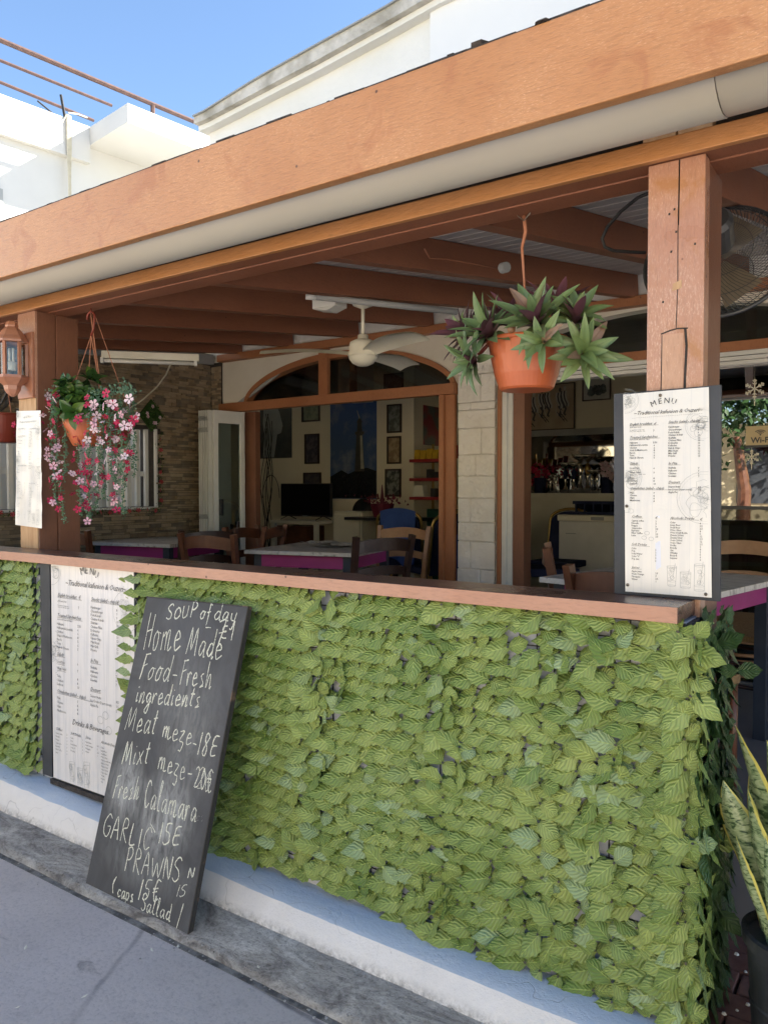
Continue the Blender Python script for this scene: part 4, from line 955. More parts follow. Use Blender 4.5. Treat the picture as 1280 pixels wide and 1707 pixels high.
for k in range(7):
    m = MB(); x = xa + .05 + k * .075; hh = r.uniform(.09, .14); m.hexa([(x - .03, RY - .06, z), (x + .03, RY - .06, z), (x + .03, RY + .0, z), (x - .03, RY, z), (x - .034, RY - .035, z + hh), (x + .036, RY - .035, z + hh), (x + .036, RY - .03, z + hh), (x - .034, RY - .03, z + hh)])
    tag(obj('snack_packet', m, YEL if k < 4 else RED, bevel=.003), ('%s yellow snack packet along the top shelf of the red rack' % ('first', 'second', 'third', 'last')[k]) if k < 4 else ('%s red snack packet along the top shelf of the red rack' % ('first', 'second', 'last')[k - 4]), 'snack packet', 'yellow packets on the rack' if k < 4 else 'red packets on the rack')
z = at(700, 830, Y=RY).z + .013; m = MB(); m.hexa([(xa + .02, RY - .1, z), (xa + .17, RY - .1, z), (xa + .17, RY + .02, z), (xa + .02, RY + .02, z), (xa + .05, RY - .1, z + .12), (xa + .15, RY - .1, z + .12), (xa + .15, RY, z + .12), (xa + .05, RY, z + .12)]); tag(obj('plastic_tub', m, WPLA, bevel=.01), 'white plastic tub on the lowest shelf of the red rack', 'tub')
for k in range(6):
    m = MB(); x = xa + .20 + k * .05; zz = at(700, (799, 830)[k % 2], Y=RY).z + .013; m.box((x, RY - .1, zz), (x + .04, RY, zz + r.uniform(.05, .1))); tag(obj('dark_box', m, BLACKP), '%s small dark box on the %s shelf of the red rack' % (('first', 'middle', 'last')[k // 2], ('middle', 'lowest')[k % 2]), 'box', 'dark boxes on the rack')
# right room: painting, photo, mirror shelf, trophies, freezer
RB = 6.5
t, c, w, h, ax, nrm = picture('painting', 'long painting of striped figures seated on ladder back chairs', 'painting', (862, 645, 958, 715), RB - .03, plain('painting_ground', (.42, .35, .24), (.32, .25, .17), .6, 5, bst=0), DFR, .012)
mb_, mw_, ml_ = MB(), MB(), MB()
for k, (x, z) in enumerate(((-.62, .05), (-.40, .10), (-.12, .22), (.10, .25), (.50, .22), (.66, .28))):
    for j in range(4):
        M_ = (mw_, mb_)[(j + k) % 2]; xx = x + (j - 1.5) * .05
        M_.ribbon([c + Vector((u * w, 0, v * h)) for u, v in ((xx - .03, z + .38), (xx - .05, z + .22), (xx - .02, z + .02), (xx + .05, z - .18), (xx + .04, z - .30))], .055 * w, (0, -1, 0), .0075 + .0002 * j)
    mb_.ribbon([c + Vector((u * w, 0, v * h)) for u, v in ((x - .05, z - .2), (x + .04, z - .38), (x - .02, z - .6), (x + .04, z - .66))], .07 * w, (0, -1, 0), .0084)
    mw_.ribbon([c + Vector((u * w, 0, v * h)) for u, v in ((x - .12, z - .1), (x - .14, z - .4), (x - .06, z - .62))], .02 * w, (0, -1, 0), .0084)
    (mb_, mw_)[k % 2].prism([c + Vector(((x + .045 * math.cos(q_)) * w, -.0082, (z + .50 + .10 * math.sin(q_)) * h)) for q_ in [k_ * math.pi / 5 for k_ in range(10)]], (0, -.0005, 0))
    if k % 2 == 0:
        for dx in (0, .09): ml_.ribbon([c + Vector((u * w, 0, v * h)) for u, v in ((x + dx - .1, z - .45), (x + dx + .16, z - .88))], .009, (0, -1, 0), .0088)
        for q_ in range(3): ml_.ribbon([c + Vector((u * w, 0, v * h)) for u, v in ((x - .02 + q_ * .06, z - .58 - q_ * .1), (x + .09 + q_ * .06, z - .57 - q_ * .1))], .008, (0, -1, 0), .009)
obj('painted_dark_forms', mb_, plain('painting_black', (.03, .03, .035), (.04, .04, .05), .6, bst=0), t); obj('painted_light_forms', mw_, plain('painting_white', (.5, .5, .46), (.4, .4, .36), .6, bst=0), t); obj('painted_ladders', ml_, BLKC, t)
t, c, w, h, ax, nrm = picture('framed_picture', 'black and white framed photo of a group above the mirror', 'picture', (971, 632, 1018, 666), RB - .03, plain('photo_paper', (.5, .5, .46), (.45, .45, .42), .4, bst=0), DFR, .012)
m = MB()
for x, z, s in ((-.4, -.05, .3), (-.1, .1, .26), (.15, .0, .3), (.45, .1, .28)):
    m.prism([c + Vector((x * w + s * w * math.cos(k) * (1.1 if math.sin(k) < 0 else .8), -.0075, z * h - .1 * h + s * 1.8 * h * math.sin(k) * .9)) for k in [q_ * math.pi / 5 for q_ in range(10)]], (0, -.001, 0))
obj('printed_figures', m, plain('photo_black', (.05, .07, .07), (.2, .22, .22), .5, 40, bst=0), t)
za = at(900, 718, Y=RB).z; zb_ = at(900, 728, Y=RB).z
m = MB(); m.box((-4.5, RB - .04, zb_), (-1.4, RB, za)); shm = tag(obj('mirror_trim', m, GREYMET), 'pale strip along the top of the bar mirror', 'trim')
m = MB(); m.box((-4.5, RB - .02, 1.36), (-1.4, RB - .005, zb_)); mm, mt, mbs = nodes('bar_mirror'); mbs.inputs['Metallic'].default_value = 1; mbs.inputs['Roughness'].default_value = .03; setc(mt, mbs, (.5, .5, .47))
tag(obj('bar_mirror', m, mm), 'long wall mirror behind the trophies', 'mirror')
zs = at(900, 822, Y=6.2).z
m = MB(); m.box((-4.5, 6.0, zs - .045), (-1.35, 6.47, zs)); m.box((-4.5, 6.1, .36), (-1.35, 6.2, zs - .046)); tag(obj('trophy_shelf', m, WPLA), 'cream shelf carrying trophies below the bar mirror', 'shelf')
def trophy(label, loc, s, col, grp='silver trophies on the bar shelf'):
    t = thing('trophy', label, 'trophy', loc, grp); p = Vector(loc)
    m = MB(); m.box((p.x - .04 * s, p.y - .04 * s, p.z), (p.x + .04 * s, p.y + .04 * s, p.z + .04 * s)); obj('base', m, BLACKP, t)
    m = MB(); m.lathe([(.03 * s, .041 * s), (.012 * s, .08 * s), (.012 * s, .15 * s)], p, 10); obj('stem', m, CHROME, t, smooth=True)
    m = MB(); m.lathe([(.012 * s, .15 * s), (.032 * s, .22 * s), (.010 * s, .26 * s)], p, 10); obj('column', m, col, t, smooth=True)
    m = MB(); m.lathe([(.010 * s, .26 * s), (.03 * s, .285 * s), (.075 * s, .31 * s), (.08 * s, .335 * s), (.07 * s, .33 * s), (.0, .29 * s)], p, 14); obj('cup', m, CHROME, t, smooth=True)
    return t
r = random.Random(9)
for i, (px, py, s, l) in enumerate(((942, 812, 1.0, 'silver cup trophy with blue stem, first of the pair'), (956, 812, 1.0, 'silver cup trophy with blue stem, second of the pair'), (967, 812, 1.25, 'tallest silver trophy in the middle of the shelf'), (979, 812, 1.25, 'tall silver trophy with gold stem beside the tallest'),
        (986, 814, .75, 'small silver trophy between the tall ones and pink flowers'), (995, 814, .75, 'small silver trophy next to the pink flower pot'), (926, 814, .6, 'little cup trophy beside the red bouquet'), (917, 814, .6, 'little cup trophy almost touching the red bouquet'),
        (875, 814, .8, 'dark trophy at the jamb end of the shelf'), (882, 814, .7, 'small shiny trophy left of the red bouquet'))):
    p_ = at(px, py, Y=6.15); p_.z = zs + .001; trophy(l, p_, s, NAVYF if i < 2 else (GOLD if i in (3,) else CHROME))
for px, l, mt_, s in ((900, 'red flower bouquet in a dark vase among the trophies', PINK, 1), (1012, 'pink flower bouquet at the end of the trophy shelf', PALE, .9)):
    p_ = at(px, 815, Y=6.12); p_.z = zs + .001; v = thing('flower_vase', l, 'flowers', p_, 'bouquets on the bar shelf'); m = MB(); m.lathe([(0, 0), (.06, 0), (.07, .17), (.06, .17), (.05, .01)], p_, 12); obj('vase', m, NAVYF, v)
    for k in range(16):
        o = obj('flower', FP if mt_ is PINK else FW, None, v); o.location = Vector((r.gauss(0, .08), r.gauss(0, .04), .24 + r.gauss(0, .05))) ; o.rotation_euler = (r.uniform(.8, 2), r.uniform(-.6, .6), r.random() * 6); o.scale = (1.7,) * 3
fz = at(940, 858, Y=5.0); fr = thing('chest_freezer', 'white chest freezer below the trophy shelf in the right doorway', 'freezer', (-2.2, 5.3, .36))
xa = at(931, 860, Y=5.0).x; m = MB(); m.box((xa, 5.0, .36), (-1.3, 5.65, fz.z - .06)); obj('cabinet', m, WMET, fr, bevel=.01); m = MB(); m.box((xa - .01, 4.985, fz.z - .058), (-1.29, 5.66, fz.z)); obj('lid', m, WPLA, fr, bevel=.01)
m = MB(); m.box((xa + .32, 4.975, fz.z - .045), (xa + .44, 4.984, fz.z - .015)); obj('handle', m, GREYMET, fr)
m = MB(); m.box((xa + .07, 4.9995, fz.z - .18), (xa + .17, 4.9998, fz.z - .172)); obj('badge', m, INKG, fr)
cr = thing('bottle_crate', 'dark mesh crate lying on the freezer lid', 'crate', (-2, 5.3, fz.z)); m = MB()
for k in range(9): m.box((xa + .12 + k * .085, 5.1, fz.z + .001), (xa + .135 + k * .085, 5.5, fz.z + .12))
m.box((xa + .1, 5.09, fz.z + .1), (-1.4, 5.1, fz.z + .13)); m.box((xa + .1, 5.09, fz.z + .001), (-1.4, 5.1, fz.z + .03)); obj('lattice', m, NAVYF, cr)

# ------------------------------------------------------------ decorations on the window
def on_glass(px, py): return at(px, py, Y=3.016)
SN = plain('silver_glitter', (.78, .74, .62), (.5, .46, .38), .3, 80, 200, .6, metal=.4)
for (px, py, s, l) in ((1257, 648, .052, 'larger silver snowflake hanging high on the window'), (1252, 762, .038, 'smaller silver snowflake hanging below the wifi sign')):
    c = on_glass(px, py); sf_ = thing('snowflake', l, 'decoration', c, 'snowflake decorations on the window'); m = MB()
    for k in range(6):
        a = math.pi * k / 3 + math.pi / 6; d = Vector((math.cos(a), 0, math.sin(a))); e = Vector((-math.sin(a), 0, math.cos(a)))
        m.bar(c, c + d * s, .006, .004, (0, 1, 0))
        for f_ in (.45, .75):
            for g in (-1, 1): m.bar(c + d * s * f_, c + d * s * (f_ + .22) + e * s * .2 * g, .005, .004, (0, 1, 0))
        m.lathe([(0, -.002), (.006, 0), (0, .002)], c + d * s, 6, (0, 1, 0))
    m.bar(c + Vector((.0005, 0, -s)), c + Vector((0, 0, -s * 1.9)), .004, .003, (0, 1, 0)); obj('crystal', m, SN, sf_)
    m = MB(); m.tube([c + Vector((0, 0, s)), c + Vector((0, 0, s + .12))], .0008, 3); obj('thread', m, CABLE, sf_)
def text_mb(s, size, shear=0, align='LEFT', spacing=1.0, weight=0):
    cu = bpy.data.curves.new('t', 'FONT'); cu.body = s; cu.size = size; cu.shear = shear; cu.align_x = align; cu.resolution_u = 1; cu.space_character = spacing; cu.offset = weight
    o = bpy.data.objects.new('t', cu); S.collection.objects.link(o); dg = bpy.context.evaluated_depsgraph_get(); me = bpy.data.meshes.new_from_object(o.evaluated_get(dg))
    m = MB(); m.add([tuple(v.co) for v in me.vertices], [tuple(p.vertices) for p in me.polygons])
    bpy.data.objects.remove(o); bpy.data.curves.remove(cu); bpy.data.meshes.remove(me); return m
XZ = lambda p, dy=0: Matrix.Translation((p[0], p[1] - dy, p[2])) @ Matrix.Rotation(rad(90), 4, 'X')
a = on_glass(1243, 711); wf = thing('wifi_sign', 'gold coloured square sign reading wi-fi stuck on the window', 'sign', a)
m = MB(); m.box((a.x, 3.008, a.z - .125), (a.x + .15, 3.012, a.z)); obj('plate', m, plain('gold_card', (.50, .40, .22), (.46, .36, .2), .4, bst=0), wf)
m = MB(); m.box((a.x, 3.006, a.z - .125), (a.x + .15, 3.0075, a.z - .112)); obj('lower_strip', m, INK, wf)
m = MB(); m.merge(text_mb('Wi-Fi', .046, weight=.0012), XZ((a.x + .028, 3.0065, a.z - .098)))
cc = Vector((a.x + .078, 3.0065, a.z - .052))
for R_ in (.014, .025, .036): m.ribbon([cc + Vector((R_ * math.sin(q_), 0, R_ * math.cos(q_) * .75)) for q_ in [-.85 + 1.7 * k / 10 for k in range(11)]], .005, (0, -1, 0))
m.prism([cc + Vector((.005 * math.cos(q_), 0, .005 * math.sin(q_))) for q_ in [k * math.pi / 4 for k in range(8)]], (0, -.0004, 0)); obj('lettering', m, INK, wf)

# ------------------------------------------------------------ menus
def m_paper(name, base, alt, stain, streak=.5):
    m, t, b = nodes(name); co = coords(t, (38, 1, 2.2)); n1 = noi(t, co, 1., 6, .6, .3); big = noi(t, coords(t), 5, 5, .6)
    col = mix(t, ramp(t, n1, [(.5, 0.), (.62, streak)]), base, alt)
    sx = N(t, 'ShaderNodeSeparateXYZ'); L(t, coords(t), sx.inputs[0]); w = math_(t, 'SINE', math_(t, 'MULTIPLY', sx.outputs[0], 130)); col = mix(t, ramp(t, w, [(.985, 0.), (1., .45)]), col, alt)
    col = mix(t, ramp(t, big, [(.58, 0.), (.76, .5)]), col, stain); setc(t, b, col); b.inputs['Roughness'].default_value = .22; b.inputs['Coat Weight'].default_value = .4; b.inputs['Coat Roughness'].default_value = .12
    bump(t, b, noi(t, coords(t), 13, 4, .6, .5), .25, .006); return m
PAPER = m_paper('laminated_menu_paper', (.84, .83, .78), (.70, .71, .70), (.82, .76, .60), .35); PAPER2 = m_paper('poster_menu_paper', (.80, .79, .78), (.62, .63, .65), (.82, .79, .72), .5)

YP = .1505
def sheet_print(toW, scale, arc_c, title_sz, entries, fontk=1.0):
    pass
menu = thing('menu_board', 'black menu board with laminated two part price list on the brown post', 'menu board', (-.55, .17, 1.213))
TLc, TRc, BLc, BRc = Vector((-.694, .172, 1.765)), Vector((-.418, .172, 1.769)), Vector((-.688, .172, 1.2135)), Vector((-.414, .172, 1.2135))
m = MB(); m.prism([BLc, BRc, TRc, TLc], (0, -.012, 0)); obj('backing_board', m, SLAB, menu, bevel=.0015)
def sheet(name, P, y, root, mat, nx=8, nz=14, amp=.0012, seed=0):
    m = MB(); vs = []
    for j in range(nz + 1):
        for i in range(nx + 1):
            u, v = i / nx, j / nz; p_ = (P[0].lerp(P[1], u)).lerp(P[2].lerp(P[3], u), v); vs.append((p_.x, y - .001 + amp * noise.noise(Vector((u * 3, v * 4, seed))), p_.z))
    m.add(vs, [(j * (nx + 1) + i, (j + 1) * (nx + 1) + i, (j + 1) * (nx + 1) + i + 1, j * (nx + 1) + i + 1) for j in range(nz) for i in range(nx)]); return obj(name, m, mat, root, smooth=True)
p_tl, p_tr, p_bl, p_br = Vector((-.667, 0, 1.761)), Vector((-.447, 0, 1.765)), Vector((-.656, 0, 1.222)), Vector((-.432, 0, 1.2225))
def pl(u, v): return (p_tl.lerp(p_tr, u)).lerp(p_bl.lerp(p_br, u), v)
sheet('menu_sheet', (pl(0, 0), pl(1, 0), pl(0, .585), pl(1, .585)), .1585, menu, PAPER, seed=1, amp=.0006)
sheet('menu_sheet', (pl(.005, .58), pl(1.0, .58), pl(.0, 1), pl(.995, 1)), .1570, menu, PAPER, seed=4, amp=.0006)
LIST1 = [  # text, x, y in enlarged view, size class (T title, H heading, I item)
 ('English breakfast', 228, 332, 'H'), ('(8.00 until 12.00)', 228, 352, 'S'), ('Two eggs, bacon, sausage, beans,', 226, 372, 'X'), ('tomato, toast, orange juice, coffee', 226, 384, 'X'), ('Toasted Sandwiches', 228, 437, 'H'), ('(served with salad and chips)', 228, 451, 'S'),
 ('Halloumi', 228, 478, 'I'), ('Halloumi & Lountza', 228, 498, 'I'), ('Chicken', 228, 518, 'I'), ('Steak & Mushroom', 228, 538, 'I'), ('Bacon', 228, 558, 'I'), ('Tuna', 228, 578, 'I'), ('Ham & Cheese', 228, 597, 'I'),
 ('Salads', 230, 645, 'H'), ('Local Dips', 230, 678, 'I'), ('houmous, tashi, tzatziki', 230, 690, 'X'), ('Village Salad', 230, 712, 'I'), ('lettuce, tomato, cucumber, onion,', 230, 724, 'X'), ('olives, feta cheese', 230, 736, 'X'), ('Tuna', 230, 757, 'I'), ('Chicken', 230, 778, 'I'), ('Seafood', 230, 799, 'I'),
 ('Omelettes (salad - chips)', 232, 840, 'H'), ('Plain', 232, 873, 'I'), ('Cheese', 232, 893, 'I'), ('Ham', 232, 913, 'I'), ('Mushroom', 232, 933, 'I'),
 ('Snacks (salad - chips)', 546, 308, 'H'), ('Hamburger', 546, 344, 'I'), ('Cheeseburger', 546, 366, 'I'), ('Pork Kebab', 546, 388, 'I'), ('Chicken Kebab', 546, 408, 'I'), ('Sheftalia', 546, 430, 'I'), ('Chicken Fillet', 546, 450, 'I'), ('Dolmades', 546, 470, 'I'), ('Keftedes', 546, 490, 'I'), ('Fish & Chips', 546, 511, 'I'), ('Mini Steak', 546, 532, 'I'), ('Mix Grill', 546, 552, 'I'), ('Prawns', 546, 572, 'I'),
 ('In Pita', 546, 634, 'H'), ('Sheftalia', 546, 666, 'I'), ('Halloumi', 546, 688, 'I'), ('Chicken', 546, 710, 'I'), ('Souvlaki', 546, 731, 'I'), ('Dessert', 546, 782, 'H'), ('Season fruits', 546, 815, 'I'), ('Ice Cream (3 per scoop)', 546, 837, 'I'), ('Apple Pie', 546, 858, 'I')]
PR1 = [('€', 428, 325, 'H'), ('7', 424, 375, 'I'), ('5.50', 424, 470, 'I')] + [(s, 428, 492 + 19.5 * i, 'I') for i, s in enumerate('668565'.replace('66', '66'))] + [(s, 426, y, 'I') for s, y in (('6', 674), ('7', 709), ('8', 753), ('8', 774), ('10', 797), ('7', 870), ('8', 892), ('8', 913), ('8', 934))] + \
      [('€', 776, 297, 'H')] + [(s, 776, 342 + 20.3 * i, 'I') for i, s in enumerate(('8', '9', '9', '10', '10', '10', '10', '10', '12', '12', '12', '13'))] + [(s, 778, 660 + 22 * i, 'I') for i, s in enumerate('7767')] + [('4.5', 778, 812, 'I'), ('1.5', 778, 832, 'I'), ('5', 780, 853, 'I')]
LIST2 = [('Coffees', 244, 1062, 'H')] + [(s, 244, 1093 + 19.5 * i, 'I') for i, s in enumerate(('Cyprus coffee', 'Nescafe', 'Frappe', 'Cappuccino', 'Espresso', 'Filter Coffee', 'Latte'))] + [('Soft Drinks', 244, 1283, 'H')] + [(s, 244, 1312 + 21 * i, 'I') for i, s in enumerate(('Coke', '7Up', 'Soda Water', 'Coke "0"', '7Up diet'))] + \
      [('Juices', 247, 1466, 'H')] + [(s, 247, 1494 + 21 * i, 'I') for i, s in enumerate(('Apple Juice', 'Fresh Orange', 'Pineapple', 'Water'))] + [('Alcoholic Drinks', 560, 1065, 'H')] + \
      [(s, 560, 1097 + 20.1 * i, 'I') for i, s in enumerate(('Cider', 'Large Beer', 'Small Beer', 'Wine Glass', 'Wine Small Bottle', 'Zivania 200ml', 'Zivania 50ml', 'Ouzo 200ml', 'Ouzo Glass', 'Vodka', 'Brandy', 'Gin', 'Whisky', 'Bacardi', 'Liqueur'))]
PR2 = [('€', 438, 1068, 'H'), ('€', 790, 1068, 'H')] + [(s, 442, 1093 + 20.3 * i, 'I') for i, s in enumerate(('2', '3', '3', '3.5', '3', '3.5', '3.5'))] + [(s, 440, 1318 + 22 * i, 'I') for i, s in enumerate('22222')] + [(s, 442, 1505 + 22 * i, 'I') for i, s in enumerate(('2.5', '3', '2.5', '1'))] + \
      [(s, 790, 1098 + 20.6 * i, 'I') for i, s in enumerate(('4', '3.5', '2.5', '4', '5', '12', '2.5', '12', '2.5', '3', '4', '5', '5', '6', '6'))]
SZ = {'H': .0098, 'S': .0050, 'X': .0034, 'I': .0066, 'T': .0125}
VX0, VX1, VY0, VY1 = 182, 872, 52, 1664
def uv_zoom(x, y): return (x - VX0 - (y - 800) * .014) / (VX1 - VX0), (y - VY0 + (x - 527) * (.075 if y < 500 else .075 * (1 - (y - 500) / 800))) / (VY1 - VY0)
def build_print(P, y, aspect=1):
    m = MB(); n = (0, -1, 0)
    for s, x, yy, k in LIST1 + PR1 + LIST2 + PR2:
        u, v = uv_zoom(x, yy); p_ = P(u, v); sz = SZ[k]
        m.merge(text_mb(s, sz * aspect, .35 if k in 'HS' else 0, weight=.00006 if k == 'I' else 0, spacing=.92), XZ((p_.x, y, p_.z)))
        if k == 'H' and s != '€': m.ribbon([(p_.x, y, p_.z - .0012), (p_.x + len(s) * sz * .46, y, p_.z - .0012)], .0005, n)
    # arched title
    for i, ch in enumerate('MENU'):
        a = (-.42 + .25 * i); c0 = P(.5, .060); R_ = .066; q = (c0.x + R_ * math.sin(a), y, c0.z - R_ + R_ * math.cos(a) )
        m.merge(text_mb(ch, .0205 * aspect, align='CENTER'), XZ(q) @ Matrix.Rotation(-a * .9, 4, 'Z'))
    c0 = P(.125, .108); m.merge(text_mb('~Traditional kafenion & Ouzeri~', .0146 * aspect, .38, spacing=.92), XZ((c0.x, y, c0.z)))
    x = .11
    while x < .92: m.ribbon([(P(x, .123).x, y, P(x, .123).z), (P(x + .015, .123).x, y, P(x + .015, .123).z)], .0004, n); x += .025
    return m
def build_art(P, y):
    m = MB(); out = []; n = (0, -1, 0); r = random.Random(6)
    def circ(u, v, R_, w=.0006, a0=0, a1=2 * math.pi, k=26): c = P(u, v); pts = [Vector((c.x + R_ * math.cos(a0 + (a1 - a0) * i / k), y, c.z + R_ * math.sin(a0 + (a1 - a0) * i / k))) for i in range(k + 1)]; 
    def loop(u, v, R_, w=.0006, k=22, wob=0, sx=1, seed=0, clip=True):
        c = P(u, v); L0, R0 = P(0.005, v).x, P(.995, v).x; pts = []
        for i in range(k + 1):
            a = 2 * math.pi * i / k; rr = R_ * (1 + wob * noise.noise(Vector((math.cos(a) * 2, math.sin(a) * 2, seed)))); x = c.x + rr * sx * math.cos(a)
            if clip and not (L0 < x < R0): 
                if len(pts) > 1: m.ribbon(pts, w, n)
                pts = []; continue
            pts.append(Vector((x, y, c.z + rr * math.sin(a))))
        if len(pts) > 1: m.ribbon(pts, w, n)
    for u, v, R_ in ((.04, .035, .033), (.92, .175, .042), (.93, .525, .068), (.02, .42, .044)):
        m = MB(); out.append(m)
        loop(u, v, R_); loop(u, v, R_ * .9, .0003)
        for k in range(14): 
            a = r.random() * 6; d = r.random() * R_ * .6; c = P(u, v); w_ = P(1, 0).x - P(0, 0).x
            loop(u + d * math.cos(a) / w_, v + d * math.sin(a) / .54, R_ * r.uniform(.12, .3), .0006, 12, .6, r.uniform(.7, 1.8), k)
    for u0, v0, w_, h_, tp in ((.50, .86, .105, .095, .8), (.65, .885, .115, .075, .92), (.81, .845, .105, .125, .98)):
        m = MB(); out.append(m); a, b = P(u0, v0), P(u0 + w_, v0 + h_); x0, x1 = a.x, b.x; zt, zb = a.z, b.z; cx = (x0 + x1) / 2; hw = (x1 - x0) / 2
        m.ribbon([(x0, y, zt), (cx - hw * tp, y, zb), (cx + hw * tp, y, zb), (x1, y, zt)], .0008, n)
        for z, s in ((zt, 1), (zt - .004, .95), (zb + .012, tp), (zb, tp)): m.ribbon([(cx + hw * s * math.cos(q_), y, z + .0025 * math.sin(q_)) for q_ in [2 * math.pi * k / 14 for k in range(15)]], .0005, n)
        for k in range(8):
            c = Vector((cx + r.uniform(-.5, .5) * hw, y, zb + (zt - zb) * r.uniform(.25, .85))); m.ribbon([c + Vector((.006 * math.cos(q_) * r.uniform(.6, 1), 0, .006 * math.sin(q_))) for q_ in [2 * math.pi * k_ / 5 for k_ in range(6)]], .0005, n)
        m.ribbon([(cx + hw * .2, y, zb + .02), (cx + hw * .7, y, zt + .008)], .0008, n)
    for u, v, q_ in ((.27, .70, .005), (.235, .723, .005), (.32, .728, .005), (.08, .59, .006), (.03, .585, .007)): m = MB(); out.append(m); loop(u, v, q_, .0007, 12, .1, 1.3)
    return out
pm = build_print(pl, .1555); o = obj('menu_print', pm, INK, menu, kind=None); [obj('drawing', q, INKG, menu) for q in build_art(pl, .1557)]
a, b = pl(.362, .613), pl(.424, .613); c, d = pl(.372, .935), pl(.432, .935)
m = MB(); m.prism([Vector((q.x, .1563, q.z)) for q in (c, d, b, a)], (0, -.0003, 0)); obj('price_strip', m, TAPE, menu)
for u, v in ((.03, .565), (.03, .965), (.93, .985), (.45, .02)): q = pl(u, v); m = MB(); m.lathe([(0, .003), (.004, .002), (.0045, 0)], (q.x, .1555, q.z), 10, (0, -1, 0)); obj('pin', m, BRASS, menu, smooth=True)

# small copy on the double post
ms = thing('paper_menu', 'narrow two page paper menu pinned under the wall lantern', 'menu', (-3.6, .178, 1.6))
q_tl, q_tr, q_bl, q_br = at(27, 685, Y=.17), at(67, 684, Y=.17), at(25, 875, Y=.17), at(69, 881, Y=.17)
def pq(u, v): return (q_tl.lerp(q_tr, u)).lerp(q_bl.lerp(q_br, u), v)
sheet('menu_page', (pq(0, 0), pq(1, 0), pq(0, .53), pq(1, .53)), .1755, ms, PAPER, seed=7, amp=.003); sheet('menu_page', (pq(.01, .525), pq(1.02, .525), pq(0, 1), pq(1, 1)), .1750, ms, PAPER, seed=9, amp=.003)
obj('menu_print', build_print(pq, .1705, .9), INKG, ms); [obj('drawing', q, INKG, ms) for q in build_art(pq, .1706)]
# poster menu on the wall
YQ = .026
pm_ = thing('poster_menu', 'tall white wood effect poster menu fixed to the wall behind the chalkboard', 'menu', (-2.9, .03, .2))
r_tl, r_tr, r_bl, r_br = Vector((-3.19, 0, 1.168)), Vector((-2.605, 0, 1.168)), Vector((-3.19, 0, .198)), Vector((-2.605, 0, .20))
def pp(u, v): return (r_tl.lerp(r_tr, u)).lerp(r_bl.lerp(r_br, u), v)
m = MB(); m.prism([Vector((q.x, .031, q.z)) for q in (r_bl, r_br, r_tr, r_tl)], (0, .02, 0)); obj('backing_panel', m, SLAB, pm_)
sheet('poster_sheet', (pp(.005, 0), pp(1, 0), pp(.005, .995), pp(1, .995)), .030, pm_, PAPER2, seed=3, amp=.0006)
def zq(x, y): p_ = at(60 + x / 4.2647, 940 + y / 4.2647, Y=YQ); return p_
m = MB(); SP = {'H': .024, 'S': .011, 'X': .0072, 'I': .0165, 'D': .036}
